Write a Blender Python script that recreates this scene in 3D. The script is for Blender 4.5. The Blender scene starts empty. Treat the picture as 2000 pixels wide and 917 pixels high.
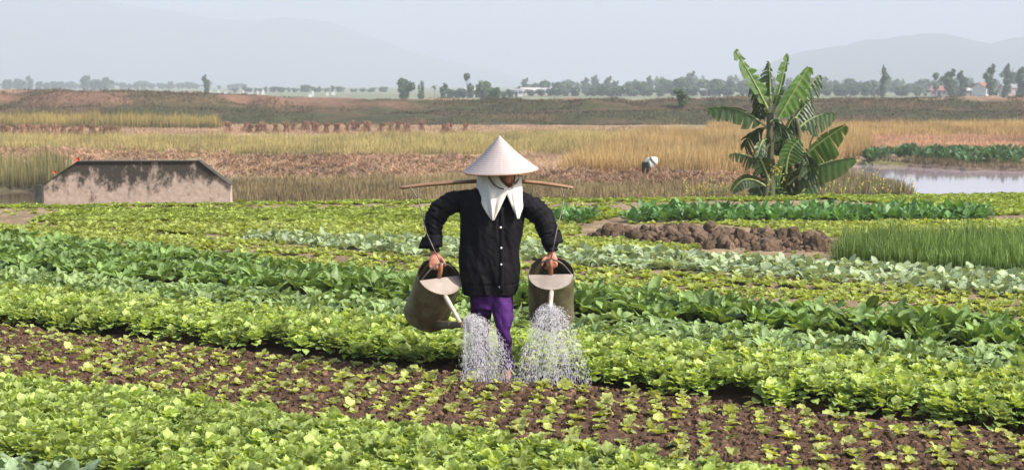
import bpy, math, random
import numpy as np
from mathutils import Vector, Matrix, Quaternion

R = math.radians
scene = bpy.context.scene
COL = scene.collection

# ------------------------------------------------------------------ camera
FPX, HORIZON, CAMZ = 3600.0, 165.0, 1.8          # focal length in pixels of a 2000 px wide picture
PITCH = math.atan((458.5 - HORIZON) / FPX)
cam_data = bpy.data.cameras.new('camera')
cam_data.sensor_width = 36.0
cam_data.lens = 36.0 * FPX / 2000.0
cam_data.clip_start = 0.1
cam_data.clip_end = 30000
cam_data.dof.use_dof = True
cam_data.dof.focus_distance = 11.0
cam_data.dof.aperture_fstop = 8.0
cam = bpy.data.objects.new('camera', cam_data)
cam.location = (0, 0, CAMZ)
cam.rotation_euler = (math.pi / 2 - PITCH, 0, 0)
COL.objects.link(cam)
scene.camera = cam

# ------------------------------------------------------------------ light
SUN_EL, SUN_AZ = R(43), R(118)                   # azimuth clockwise from +Y: sun to the right, a little behind the camera
world = bpy.data.worlds.new('World')
scene.world = world
world.use_nodes = True
wn = world.node_tree
sky = wn.nodes.new('ShaderNodeTexSky')
sky.sky_type = 'NISHITA'
sky.sun_disc = False
sky.sun_elevation = SUN_EL
sky.sun_rotation = SUN_AZ
sky.air_density = 1.0
sky.dust_density = 3.0
wn.links.new(sky.outputs[0], wn.nodes['Background'].inputs[0])
wn.nodes['Background'].inputs[1].default_value = 0.15
sun_data = bpy.data.lights.new('sun', 'SUN')
sun_data.energy = 4.4
sun_data.angle = R(0.6)
sun_data.color = (1.0, 0.95, 0.87)
sun = bpy.data.objects.new('sun', sun_data)
to_sun = Vector((math.sin(SUN_AZ) * math.cos(SUN_EL), math.cos(SUN_AZ) * math.cos(SUN_EL), math.sin(SUN_EL)))
sun.rotation_euler = to_sun.to_track_quat('Z', 'Y').to_euler()
sun.location = (0, 0, 50)
COL.objects.link(sun)
scene.view_settings.view_transform = 'Standard'
scene.view_settings.look = 'None'
scene.view_settings.exposure = 0.72
scene.view_settings.gamma = 1.0
scene.render.engine = 'CYCLES'
cy = scene.cycles
cy.max_bounces = 6
cy.diffuse_bounces = 3
cy.glossy_bounces = 2
cy.transmission_bounces = 4
cy.transparent_max_bounces = 6
cy.volume_bounces = 1
cy.caustics_reflective = False
cy.caustics_refractive = False
cy.use_denoising = True

# ------------------------------------------------------------------ helpers
RNG = np.random.default_rng(7)
random.seed(7)
_cp, _sp = math.cos(PITCH), math.sin(PITCH)

def ray(px, py):
    dx = (px - 1000) / FPX
    dy = -(py - 458.5) / FPX
    return np.array([dx, _cp + dy * _sp, -_sp + dy * _cp])
def at(px, py, z=0.0):
    d = ray(px, py)
    return np.array([0, 0, CAMZ]) + d * ((z - CAMZ) / d[2])
def atY(px, py, Y):
    d = ray(px, py)
    return np.array([0, 0, CAMZ]) + d * (Y / d[1])
def project(P):
    P = np.asarray(P, float) - np.array([0, 0, CAMZ])
    dep = P[..., 1] * _cp - P[..., 2] * _sp
    up = P[..., 1] * _sp + P[..., 2] * _cp
    return 1000 + FPX * P[..., 0] / dep, 458.5 - FPX * up / dep, dep

def _hash(ix, iy, seed):
    h = (ix.astype(np.int64) * 374761393 + iy.astype(np.int64) * 668265263 + seed * 1442695041) & 0xFFFFFFFF
    h = ((h ^ (h >> 13)) * 1274126177) & 0xFFFFFFFF
    h = h ^ (h >> 16)
    return (h & 0xFFFF) / 65535.0
def vnoise(x, y, seed=0):
    x = np.asarray(x, float); y = np.asarray(y, float)
    x0 = np.floor(x); y0 = np.floor(y)
    fx = x - x0; fy = y - y0
    fx = fx * fx * (3 - 2 * fx); fy = fy * fy * (3 - 2 * fy)
    a = _hash(x0, y0, seed); b = _hash(x0 + 1, y0, seed)
    c = _hash(x0, y0 + 1, seed); d = _hash(x0 + 1, y0 + 1, seed)
    return (a * (1 - fx) + b * fx) * (1 - fy) + (c * (1 - fx) + d * fx) * fy
def fbm(x, y, octv=4, seed=0):
    s = 0; a = 0.5; t = 0
    for k in range(octv):
        s = s + a * vnoise(np.asarray(x) * 2 ** k, np.asarray(y) * 2 ** k, seed + k * 17)
        t += a; a *= 0.5
    return s / t
def smooth(a, b, x):
    t = np.clip((np.asarray(x, float) - a) / (b - a), 0, 1)
    return t * t * (3 - 2 * t)
def inpoly(x, y, poly):
    x = np.asarray(x, float); y = np.asarray(y, float)
    res = np.zeros(x.shape, bool)
    n = len(poly)
    for i in range(n):
        x1, y1 = poly[i][0], poly[i][1]
        x2, y2 = poly[(i + 1) % n][0], poly[(i + 1) % n][1]
        if y1 == y2: continue
        c = ((y1 > y) != (y2 > y)) & (x < (x2 - x1) * (y - y1) / (y2 - y1) + x1)
        res ^= c
    return res
def wpoly(pix, z=0.0):
    return [at(a, b, z)[:2] for a, b in pix]

# geometry = list of (V, F, C): vertices, faces of one valence, per-vertex colour or None
def make_mesh(name, geos, smooth_shade=True):
    Vs, loops, tots, Cs = [], [], [], []
    off = 0; hascol = any(g[2] is not None for g in geos)
    for V, F, C in geos:
        V = np.asarray(V, np.float32); Vs.append(V)
        Fl = F if isinstance(F, list) else [F]
        for f in Fl:
            f = np.asarray(f, np.int64)
            if f.size == 0: continue
            loops.append((f + off).ravel()); tots.append(np.full(len(f), f.shape[1]))
        if hascol:
            if C is None: C = (0.5, 0.5, 0.5)
            C = np.asarray(C, np.float32)
            if C.ndim == 1: C = np.tile(C, (len(V), 1))
            Cs.append(C)
        off += len(V)
    V = np.concatenate(Vs); L = np.concatenate(loops).astype(np.int32); T = np.concatenate(tots).astype(np.int32)
    me = bpy.data.meshes.new(name)
    me.vertices.add(len(V)); me.vertices.foreach_set('co', V.ravel())
    me.loops.add(len(L)); me.loops.foreach_set('vertex_index', L)
    me.polygons.add(len(T))
    st = np.concatenate([[0], np.cumsum(T)[:-1]]).astype(np.int32)
    me.polygons.foreach_set('loop_start', st)
    me.polygons.foreach_set('loop_total', T)
    me.update(calc_edges=True)
    me.polygons.foreach_set('use_smooth', np.full(len(T), bool(smooth_shade)))
    if hascol:
        C = np.concatenate(Cs)
        ca = me.color_attributes.new('Col', 'FLOAT_COLOR', 'POINT')
        ca.data.foreach_set('color', np.concatenate([C[:, :3], np.ones((len(C), 1), np.float32)], 1).astype(np.float32).ravel())
    return me
def link(name, data, mat=None, parent=None):
    o = bpy.data.objects.new(name, data)
    COL.objects.link(o)
    if mat is not None and data is not None and not data.materials: data.materials.append(mat)
    if parent is not None: o.parent = parent
    return o
def add(name, geos, mat, parent=None, smooth_shade=True, origin=None):
    if isinstance(geos, tuple): geos = [geos]
    if parent is not None and origin is None:
        origin = wloc(parent)
    if origin is not None:
        geos = [(np.asarray(V) - np.asarray(origin), F, C) for V, F, C in geos]
    me = make_mesh(name, geos, smooth_shade)
    o = link(name, me, mat, parent)
    if origin is not None and parent is None: o.location = origin
    return o
def wloc(o):
    p = np.zeros(3)
    while o is not None:
        p += np.array(o.location); o = o.parent
    return p
def tag(o, label, cat, group=None, kind=None):
    o['label'] = label; o['category'] = cat
    if group: o['group'] = group
    if kind: o['kind'] = kind
    return o
def thing(name, label, cat, loc, group=None, kind=None):
    o = bpy.data.objects.new(name, None)
    COL.objects.link(o); o.location = tuple(loc); o.empty_display_size = 0.1
    return tag(o, label, cat, group, kind)

# shapes
def tube(path, rad, k=12, ref=(1, 0, 0), cap=True, col=None):
    P = np.asarray(path, float); n = len(P)
    rad = np.asarray(rad, float)
    if rad.ndim == 0: rad = np.full(n, float(rad))
    if rad.ndim == 1: rad = np.stack([rad, rad], 1)
    T = np.gradient(P, axis=0); T /= np.linalg.norm(T, axis=1, keepdims=True) + 1e-9
    ref = np.asarray(ref, float)
    E1 = ref - T * (T @ ref)[:, None]
    E1 /= np.linalg.norm(E1, axis=1, keepdims=True) + 1e-9
    E2 = np.cross(T, E1)
    a = np.linspace(0, 2 * np.pi, k, endpoint=False)
    V = P[:, None] + rad[:, 0, None, None] * np.cos(a)[None, :, None] * E1[:, None] + rad[:, 1, None, None] * np.sin(a)[None, :, None] * E2[:, None]
    V = V.reshape(-1, 3)
    i = np.arange(n - 1)[:, None] * k; j = np.arange(k)[None]; j2 = (j + 1) % k
    F = np.stack([i + j, i + j2, i + k + j2, i + k + j], -1).reshape(-1, 4)
    Fs = [F]
    if cap:
        c0, c1 = len(V), len(V) + 1
        V = np.concatenate([V, P[:1], P[-1:]])
        jj = np.arange(k); jn = (jj + 1) % k
        Fs.append(np.stack([jn, jj, np.full(k, c0)], 1))
        Fs.append(np.stack([jj + (n - 1) * k, jn + (n - 1) * k, np.full(k, c1)], 1))
    return V, Fs, col
def spline(pts, n):
    P = np.asarray(pts, float); m = len(P)
    if m == 2: return P[0] + (P[1] - P[0]) * np.linspace(0, 1, n)[:, None]
    t = np.linspace(0, m - 1, n); i = np.clip(t.astype(int), 0, m - 2); f = (t - i)[:, None]
    p0 = P[np.clip(i - 1, 0, m - 1)]; p1 = P[i]; p2 = P[i + 1]; p3 = P[np.clip(i + 2, 0, m - 1)]
    return 0.5 * ((2 * p1) + (-p0 + p2) * f + (2 * p0 - 5 * p1 + 4 * p2 - p3) * f ** 2 + (-p0 + 3 * p1 - 3 * p2 + p3) * f ** 3)
def ellipsoid(c, r, nu=16, nv=10, col=None, rot=None):
    th = np.linspace(0, np.pi, nv + 1)[1:-1]; ph = np.linspace(0, 2 * np.pi, nu, endpoint=False)
    V = np.stack([np.sin(th)[:, None] * np.cos(ph), np.sin(th)[:, None] * np.sin(ph), np.cos(th)[:, None] * np.ones(nu)], -1).reshape(-1, 3)
    V = np.concatenate([V, [[0, 0, 1], [0, 0, -1]]]) * np.asarray(r, float)
    if rot is not None: V = V @ np.asarray(rot).T
    V = V + np.asarray(c, float)
    m = nv - 1
    i = np.arange(m - 1)[:, None] * nu; j = np.arange(nu)[None]; j2 = (j + 1) % nu
    F = np.stack([i + j, i + nu + j, i + nu + j2, i + j2], -1).reshape(-1, 4)
    jj = np.arange(nu); jn = (jj + 1) % nu
    top = np.stack([jj, jn, np.full(nu, m * nu)], 1)
    bot = np.stack([jn + (m - 1) * nu, jj + (m - 1) * nu, np.full(nu, m * nu + 1)], 1)
    return V, [F, top, bot], col
def box(x0, x1, y0, y1, z0, z1, col=None):
    V = np.array([[x, y, z] for z in (z0, z1) for y in (y0, y1) for x in (x0, x1)], float)
    F = np.array([[0, 2, 3, 1], [4, 5, 7, 6], [0, 1, 5, 4], [2, 6, 7, 3], [0, 4, 6, 2], [1, 3, 7, 5]])
    return V, F, col
def grid_faces(nr, nc):
    i = np.arange(nr - 1)[:, None] * nc; j = np.arange(nc - 1)[None]
    return np.stack([i + j, i + j + 1, i + nc + j + 1, i + nc + j], -1).reshape(-1, 4)
def rotz(a):
    c, s = math.cos(a), math.sin(a)
    return np.array([[c, -s, 0], [s, c, 0], [0, 0, 1.0]])

# ------------------------------------------------------------------ materials
def nodes(name):
    m = bpy.data.materials.new(name); m.use_nodes = True
    nt = m.node_tree; nt.nodes.clear()
    out = nt.nodes.new('ShaderNodeOutputMaterial')
    return m, nt, out
def N(nt, typ, **kw):
    n = nt.nodes.new(typ)
    for k, v in kw.items():
        if k.startswith('i_'):
            n.inputs[k[2:].replace('_', ' ')].default_value = v
        else: setattr(n, k, v)
    return n
def leaf_mat(name, trans=0.3, rough=0.5, spec=0.35, var=0.25, tcol=(1.25, 1.15, 0.55), noise=40.0):
    m, nt, out = nodes(name)
    L = nt.links.new
    att = N(nt, 'ShaderNodeAttribute', attribute_name='Col')
    oi = N(nt, 'ShaderNodeObjectInfo')
    mr = N(nt, 'ShaderNodeMapRange'); mr.inputs['To Min'].default_value = 1 - var; mr.inputs['To Max'].default_value = 1 + var
    L(oi.outputs['Random'], mr.inputs['Value'])
    geo = N(nt, 'ShaderNodeNewGeometry')
    nz = N(nt, 'ShaderNodeTexNoise', i_Scale=noise, i_Detail=3.0)
    L(geo.outputs['Position'], nz.inputs['Vector'])
    mr2 = N(nt, 'ShaderNodeMapRange'); mr2.inputs['From Min'].default_value = 0.3; mr2.inputs['From Max'].default_value = 0.7
    mr2.inputs['To Min'].default_value = 0.8; mr2.inputs['To Max'].default_value = 1.2
    L(nz.outputs[0], mr2.inputs['Value'])
    mu = N(nt, 'ShaderNodeMath', operation='MULTIPLY'); L(mr.outputs[0], mu.inputs[0]); L(mr2.outputs[0], mu.inputs[1])
    vm = N(nt, 'ShaderNodeVectorMath', operation='SCALE'); L(att.outputs['Color'], vm.inputs[0]); L(mu.outputs[0], vm.inputs['Scale'])
    pr = N(nt, 'ShaderNodeBsdfPrincipled', i_Roughness=rough); pr.inputs['Specular IOR Level'].default_value = spec
    L(vm.outputs[0], pr.inputs['Base Color'])
    bp = N(nt, 'ShaderNodeBump', i_Strength=0.25, i_Distance=0.01); L(nz.outputs[0], bp.inputs['Height']); L(bp.outputs[0], pr.inputs['Normal'])
    tv = N(nt, 'ShaderNodeVectorMath', operation='MULTIPLY'); L(vm.outputs[0], tv.inputs[0]); tv.inputs[1].default_value = tcol
    tr = N(nt, 'ShaderNodeBsdfTranslucent'); L(tv.outputs[0], tr.inputs['Color'])
    mx = N(nt, 'ShaderNodeMixShader'); mx.inputs[0].default_value = trans
    L(pr.outputs[0], mx.inputs[1]); L(tr.outputs[0], mx.inputs[2]); L(mx.outputs[0], out.inputs[0])
    return m
def col_mat(name, rough=0.9, noise=3.0, amp=0.35, bump=0.3, bdist=0.03, spec=0.2, fine=None):
    """vertex colour times two octaves of noise, with a bump"""
    m, nt, out = nodes(name); L = nt.links.new
    att = N(nt, 'ShaderNodeAttribute', attribute_name='Col')
    geo = N(nt, 'ShaderNodeNewGeometry')
    nz = N(nt, 'ShaderNodeTexNoise', i_Scale=noise, i_Detail=8.0, i_Roughness=0.65); L(geo.outputs['Position'], nz.inputs['Vector'])
    mr = N(nt, 'ShaderNodeMapRange'); mr.inputs['From Min'].default_value = 0.3; mr.inputs['From Max'].default_value = 0.7
    mr.inputs['To Min'].default_value = 1 - amp; mr.inputs['To Max'].default_value = 1 + amp
    L(nz.outputs[0], mr.inputs['Value'])
    vm = N(nt, 'ShaderNodeVectorMath', operation='SCALE'); L(att.outputs['Color'], vm.inputs[0]); L(mr.outputs[0], vm.inputs['Scale'])
    pr = N(nt, 'ShaderNodeBsdfPrincipled', i_Roughness=rough); pr.inputs['Specular IOR Level'].default_value = spec
    L(vm.outputs[0], pr.inputs['Base Color'])
    bp = N(nt, 'ShaderNodeBump', i_Strength=bump, i_Distance=bdist); L(nz.outputs[0], bp.inputs['Height']); L(bp.outputs[0], pr.inputs['Normal'])
    L(pr.outputs[0], out.inputs[0])
    return m
def plain_mat(name, col, rough=0.6, metal=0.0, noise=20.0, amp=0.2, bump=0.1, bdist=0.005, spec=0.4, col2=None, coat=0, sheen=0, obj_coords=True, stretch=(1, 1, 1)):
    m, nt, out = nodes(name); L = nt.links.new
    tc = N(nt, 'ShaderNodeTexCoord')
    mp = N(nt, 'ShaderNodeMapping'); mp.inputs['Scale'].default_value = stretch; L(tc.outputs['Object'], mp.inputs[0])
    nz = N(nt, 'ShaderNodeTexNoise', i_Scale=noise, i_Detail=6.0, i_Roughness=0.6); L(mp.outputs[0], nz.inputs['Vector'])
    cr = N(nt, 'ShaderNodeValToRGB')
    c = np.array(col); c2 = np.array(col2) if col2 is not None else c * (1 + amp)
    c1 = c if col2 is not None else c * (1 - amp)
    cr.color_ramp.elements[0].position = 0.35; cr.color_ramp.elements[1].position = 0.65
    cr.color_ramp.elements[0].color = (*c1, 1); cr.color_ramp.elements[1].color = (*c2, 1)
    L(nz.outputs[0], cr.inputs[0])
    pr = N(nt, 'ShaderNodeBsdfPrincipled', i_Roughness=rough, i_Metallic=metal); pr.inputs['Specular IOR Level'].default_value = spec
    if sheen: pr.inputs['Sheen Weight'].default_value = sheen
    L(cr.outputs[0], pr.inputs['Base Color'])
    bp = N(nt, 'ShaderNodeBump', i_Strength=bump, i_Distance=bdist); L(nz.outputs[0], bp.inputs['Height']); L(bp.outputs[0], pr.inputs['Normal'])
    L(pr.outputs[0], out.inputs[0])
    return m

M_lettuce = leaf_mat('lettuce_leaf', 0.48, 0.5)
M_green = leaf_mat('greens_leaf', 0.34, 0.48, spec=0.4)
M_grass = leaf_mat('grass_blade', 0.25, 0.6, noise=3.0)
M_tree = leaf_mat('tree_leaf', 0.25, 0.6, var=0.15, noise=1.0)
M_soil = col_mat('soil', 0.95, 28.0, 0.45, 0.5, 0.02)
M_ground = col_mat('field_ground', 0.95, 1.6, 0.4, 0.4, 0.1)
M_bark = plain_mat('bark', (0.16, 0.13, 0.1), 0.9, noise=6)
# ------------------------------------------------------------------ ground
TU, NV = np.array([0.838, -0.545]), np.array([0.545, 0.838])     # along and across the near beds
def edge_y(X): return 28.0 + 0.175 * np.asarray(X)
PLAIN = -2.0
POND = wpoly([(1640, 318), (1760, 322), (1900, 332), (2150, 338), (2300, 340), (2300, 420), (1790, 420), (1795, 385), (1760, 370), (1700, 356), (1640, 346)], -2.12)
CANAL = wpoly([(-300, 372), (64, 372), (150, 380), (150, 430), (-300, 430)], -2.12)
ZC = dict(straw=(0.335, 0.23, 0.14), green=(0.20, 0.20, 0.075), gold=(0.36, 0.26, 0.10), bank=(0.13, 0.11, 0.06),
          dark=(0.05, 0.053, 0.022), red=(0.185, 0.105, 0.068), mud=(0.16, 0.12, 0.085), far=(0.19, 0.20, 0.115), darkbr=(0.088, 0.060, 0.032))
ZONES = [
    ('green', wpoly([(-400, 263), (480, 270), (1000, 264), (1500, 262), (1500, 300), (1100, 304), (900, 302), (600, 312), (420, 300), (-400, 292)], PLAIN)),
    ('gold', wpoly([(1100, 345), (1180, 300), (1100, 268), (1500, 258), (1700, 262), (1650, 330), (1560, 345)], PLAIN)),
    ('gold', wpoly([(-400, 243), (430, 247), (420, 250), (-400, 249)], PLAIN)),
    ('gold', wpoly([(1400, 248), (2300, 248), (2300, 262), (1400, 266)], PLAIN)),
    ('bank', wpoly([(-400, 345), (430, 345), (900, 350), (1200, 360), (1500, 368), (1800, 360), (1830, 420), (-400, 420)], PLAIN)),
    ('mud', wpoly([(1600, 318), (1800, 318), (2300, 330), (2300, 345), (1900, 342), (1600, 350)], PLAIN)),
]
def terrain(X, Y):
    d = Y - edge_y(X)
    z = -0.14 + (PLAIN + 0.14) * smooth(0.2, 5.5, d)
    far = smooth(4, 12, d)
    z = z + far * (0.16 * (fbm(X * 0.25, Y * 0.12, 3, 3) - 0.5) + 0.10 * (fbm(X * 1.3, Y * 0.7, 3, 5) - 0.5))
    pond = inpoly(X + 0.8 * (fbm(X * 0.5, Y * 0.5, 2, 8) - .5), Y + 2 * (fbm(X * 0.5, Y * 0.3, 2, 9) - .5), POND)
    can = inpoly(X, Y, CANAL)
    z = np.where(pond | can, -2.45, z)
    # the river dyke: two uneven steps up to a crest
    w = (fbm(X * 0.06, X * 0 + 2.3, 3, 21) - 0.5)
    Yb = 176 + 10 * w
    top = 2.15 + 0.85 * smooth(-10, -45, X) + 0.35 * w
    q = (fbm(X * 0.11, Y * 0.09, 4, 31) - 0.5)
    s1 = smooth(0, 5, Y - Yb - 9 * q); s2 = smooth(9, 16, Y - Yb - 12 * q)
    fall = 1 - smooth(24, 40, Y - Yb)
    dy = (0.45 * s1 + 0.55 * s2) * fall * top + s1 * fall * (0.9 * (fbm(X * 0.16, Y * 0.22, 3, 40) - 0.5) + 0.6 * (fbm(X * 0.45, Y * 0.35, 4, 41) - 0.5))
    z = z + dy
    z = z + smooth(300, 2500, Y) * 1.0 * (fbm(X * 0.004, Y * 0.004, 3, 51) - 0.5)
    return z
ys = [np.arange(3.0, 24, 1.0)]
y = 24.0; rows = []
while y < 9000:
    rows.append(y)
    if y < 60: y += 0.5
    elif y < 150: y += 0.85
    elif y < 222: y += 0.6
    else: y *= 1.03
rows = np.concatenate([ys[0], np.array(rows)])
ang = np.tan(np.radians(np.linspace(-36, 36, 331)))
GX = rows[:, None] * ang[None]; GY = np.repeat(rows[:, None], len(ang), 1)
GZ = terrain(GX, GY)
wx = GX + 2.5 * (fbm(GX * 0.2, GY * 0.2, 3, 61) - 0.5); wy = GY + 6 * (fbm(GX * 0.15, GY * 0.15, 3, 63) - 0.5)
GC = np.tile(np.array(ZC['straw']), GX.shape + (1,)).astype(float)
GC = GC * (0.45 + 1.1 * fbm(GX * 0.5, GY * 0.2, 4, 71))[..., None]
patch = smooth(0.48, 0.62, fbm(GX * 0.12, GY * 0.06, 3, 73))[..., None]
GC = GC * (1 - 0.7 * patch) + np.array(ZC['green']) * 0.7 * patch
for k, pl in ZONES:
    msk = inpoly(wx, wy, pl)
    GC[msk] = np.array(ZC[k])
dk = GY > 173
m1 = smooth(0.42, 0.58, fbm(GX * 0.09, GY * 0.3, 4, 81))[..., None]
left = smooth(0, -25, GX)[..., None]
upper = smooth(-0.75, 0.05, GZ + 0.8 * (fbm(GX * 0.1, GY * 0.1, 3, 84) - 0.5))[..., None]
dykecol = np.array(ZC['dark']) * (1 - m1) + np.array(ZC['darkbr']) * m1
dykecol = dykecol * (1 - left * upper * (0.35 + 0.65 * m1)) + np.array(ZC['red']) * left * upper * (0.35 + 0.65 * m1)
crest = smooth(194, 197, GY)[..., None] * upper
dykecol = dykecol * (1 - 0.8 * crest) + np.array([0.30, 0.2, 0.13]) * 0.8 * crest
GC = np.where(dk[..., None], dykecol, GC)
fm = smooth(211, 218, GY)[..., None]
fcol = np.array(ZC['far']) * (0.7 + 0.6 * fbm(GX * 0.02, GY * 0.015, 3, 83))[..., None]
GC = GC * (1 - fm) + fcol * fm
ground = add('ground', (np.stack([GX, GY, GZ], -1).reshape(-1, 3), grid_faces(*GX.shape), GC.reshape(-1, 3)), M_ground)
tag(ground, 'wide river plain of harvested fields with a low dyke across it', 'ground', kind='structure')

# water
def water_mat(name, col, rough, bump):
    m, nt, out = nodes(name); L = nt.links.new
    geo = N(nt, 'ShaderNodeNewGeometry')
    mp = N(nt, 'ShaderNodeMapping'); mp.inputs['Scale'].default_value = (1.2, 3.0, 1); L(geo.outputs['Position'], mp.inputs[0])
    nz = N(nt, 'ShaderNodeTexNoise', i_Scale=1.4, i_Detail=3.0); L(mp.outputs[0], nz.inputs['Vector'])
    bp = N(nt, 'ShaderNodeBump', i_Strength=bump, i_Distance=0.02); L(nz.outputs[0], bp.inputs['Height'])
    pr = N(nt, 'ShaderNodeBsdfPrincipled', i_Roughness=rough); pr.inputs['Base Color'].default_value = (*col, 1)
    pr.inputs['IOR'].default_value = 1.33; pr.inputs['Specular IOR Level'].default_value = 0.5
    L(bp.outputs[0], pr.inputs['Normal']); L(pr.outputs[0], out.inputs[0])
    return m
def sheet(name, poly, z, mat, label, cat):
    P = np.array([[p[0], p[1], z] for p in poly])
    o = add(name, (P, np.array([list(range(len(P)))]), None), mat)
    return tag(o, label, cat, kind='structure')
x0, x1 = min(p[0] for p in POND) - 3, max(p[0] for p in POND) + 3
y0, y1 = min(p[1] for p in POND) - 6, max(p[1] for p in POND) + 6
sheet('pond_water', [(x0, y0), (x1, y0), (x1, y1), (x0, y1)], -2.16, water_mat('pond_water', (0.36, 0.285, 0.335), 0.05, 0.05), 'still pale pond beyond the banana plant', 'pond')  # silty tone with the pinkish sky reflection tinted into it
x0, x1 = min(p[0] for p in CANAL) - 1, max(p[0] for p in CANAL) + 1
y0, y1 = min(p[1] for p in CANAL) - 3, max(p[1] for p in CANAL) + 1
sheet('canal_water', [(x0, y0), (x1, y0), (x1, y1), (x0, y1)], -2.15, water_mat('canal_water', (0.09, 0.06, 0.045), 0.08, 0.04), 'brown ditch water at the left end of the concrete wall', 'ditch')

# ------------------------------------------------------------------ garden soil
def uv(X, Y): return X * TU[0] + Y * TU[1], X * NV[0] + Y * NV[1]
def xy(u, v): return np.asarray(u) * TU[0] + np.asarray(v) * NV[0], np.asarray(u) * TU[1] + np.asarray(v) * NV[1]
FURROWS = [(5.72, 0.08), (7.40, 0.09), (9.20, 0.11), (10.45, 0.08), (11.72, 0.08), (13.1, 0.1), (14.7, 0.1), (16.1, 0.1)]
def garden_z(X, Y):
    u, v = uv(X, Y)
    v = v + 0.08 * (fbm(u * 0.8, v * 0 + 1, 2, 91) - 0.5)
    z = 0.03 + 0.02 * (fbm(X * 2.5, Y * 2.5, 3, 92) - 0.5) * 2
    for f, w in FURROWS:
        z = z - 0.10 * np.exp(-((v - f) / w) ** 2)
    return z + 0.03 * (fbm(X * 9, Y * 9, 2, 93) - 0.5)
gx = np.arange(-9.5, 10.51, 0.065); gy = np.arange(4.5, 31.0, 0.065)
SX, SY = np.meshgrid(gx, gy)
SY = np.minimum(SY, edge_y(SX) + 0.25)
SZ = garden_z(SX, SY)
SZ = np.where(SY > edge_y(SX) + 0.12, -0.3, SZ)
su, sv = uv(SX, SY)
wet = np.array([0.060, 0.033, 0.022]); tan = np.array([0.205, 0.15, 0.09]); mid = np.array([0.14, 0.085, 0.055])
t = smooth(12.0, 13.6, sv + 0.5 * (fbm(SX, SY, 3, 94) - 0.5))[..., None]
SC = wet * (1 - t) + tan * t
SC = SC * (0.35 + 1.3 * fbm(SX * 4.5, SY * 2.5, 4, 95))[..., None]
tag(add('garden_soil', (np.stack([SX, SY, SZ], -1).reshape(-1, 3), grid_faces(*SX.shape), SC.reshape(-1, 3)), M_soil), 'tilled garden soil under the vegetable beds', 'soil', kind='structure')

# the bare bed of seedlings, in finer grain
uu = np.arange(-12.2, 2.2, 0.022); vv = np.arange(7.40, 9.20, 0.02)
BU, BV = np.meshgrid(uu, vv)
BX, BY = xy(BU, BV)
def bed_z(X, Y):
    u, v = uv(X, Y)
    prof = smooth(7.38, 7.52, v) * (1 - smooth(9.02, 9.18, v + 0.10 * (fbm(u * 1.2, u * 0, 2, 96) - .5)))
    return -0.045 + 0.105 * prof + prof * 0.035 * (fbm(X * 4, Y * 4, 2, 97) - 0.5)
BZ = bed_z(BX, BY) + 0.030 * (fbm(BX * 22, BY * 22, 3, 98) - 0.4) + 0.02 * (fbm(BX * 45, BY * 45, 2, 99) - 0.5)
BC = np.array([0.074, 0.043, 0.026]) * (0.55 + 0.9 * fbm(BX * 6, BY * 6, 4, 100))[..., None]
dry = smooth(0.5, 0.72, fbm(BX * 3, BY * 3, 3, 101))[..., None]
BC = BC * (1 - 0.5 * dry) + np.array([0.10, 0.058, 0.04]) * 0.5 * dry
tag(add('seedling_bed', (np.stack([BX, BY, BZ], -1).reshape(-1, 3), grid_faces(*BX.shape), BC.reshape(-1, 3)), M_soil), 'dark brown soil bed planted with small seedlings', 'soil bed', kind='structure')

def icos(r, seed):
    g = np.random.default_rng(seed)
    p = (1 + 5 ** 0.5) / 2
    V = np.array([[-1, p, 0], [1, p, 0], [-1, -p, 0], [1, -p, 0], [0, -1, p], [0, 1, p], [0, -1, -p], [0, 1, -p], [p, 0, -1], [p, 0, 1], [-p, 0, -1], [-p, 0, 1]], float)
    V /= np.linalg.norm(V[0])
    F = np.array([[0, 11, 5], [0, 5, 1], [0, 1, 7], [0, 7, 10], [0, 10, 11], [1, 5, 9], [5, 11, 4], [11, 10, 2], [10, 7, 6], [7, 1, 8], [3, 9, 4], [3, 4, 2], [3, 2, 6], [3, 6, 8], [3, 8, 9], [4, 9, 5], [2, 4, 11], [6, 2, 10], [8, 6, 7], [9, 8, 1]])
    V = V * (1 + 0.35 * (g.random((12, 1)) - 0.5) * 2) * (0.75 + 0.5 * g.random(3))
    return V * r, F
# scatter: variants [(V,F,C)], points (n,3), scale, colour factor -> merged geometry
def scatter(variants, pts, scale, g, cj=0.15, tilt=0.12):
    out = []
    n = len(pts); which = g.integers(0, len(variants), n)
    for k, (V, F, C) in enumerate(variants):
        idx = np.where(which == k)[0]
        if len(idx) == 0: continue
        a = g.random(len(idx)) * 2 * np.pi; tx = g.normal(0, tilt, len(idx)); ty = g.normal(0, tilt, len(idx))
        c, s = np.cos(a), np.sin(a)
        Rm = np.zeros((len(idx), 3, 3)); Rm[:, 0, 0] = c; Rm[:, 0, 1] = -s; Rm[:, 1, 0] = s; Rm[:, 1, 1] = c; Rm[:, 2, 2] = 1
        Rm[:, 0, 2] = tx; Rm[:, 1, 2] = ty; Rm[:, 2, 0] = -tx * c - ty * s; Rm[:, 2, 1] = tx * s - ty * c
        W = np.einsum('nij,mj->nmi', Rm, V) * np.asarray(scale)[idx][:, None, None] + pts[idx][:, None]
        m = len(V)
        o = (np.arange(len(idx)) * m)[:, None, None]
        Fs = [(np.asarray(f)[None] + o).reshape(-1, np.asarray(f).shape[1]) for f in (F if isinstance(F, list) else [F])]
        Cc = None
        if C is not None:
            jit = 1 + cj * g.normal(0, 1, (len(idx), 1, 1)) * np.array([1, 0.9, 1.1])
            C2 = np.asarray(C); C2 = np.tile(C2, (m, 1)) if C2.ndim == 1 else C2
            Cc = np.clip(C2[None] * np.clip(jit, 0.5, 1.6), 0, 1).reshape(-1, 3)
        out.append((W.reshape(-1, 3), Fs, Cc))
    return out
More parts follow.
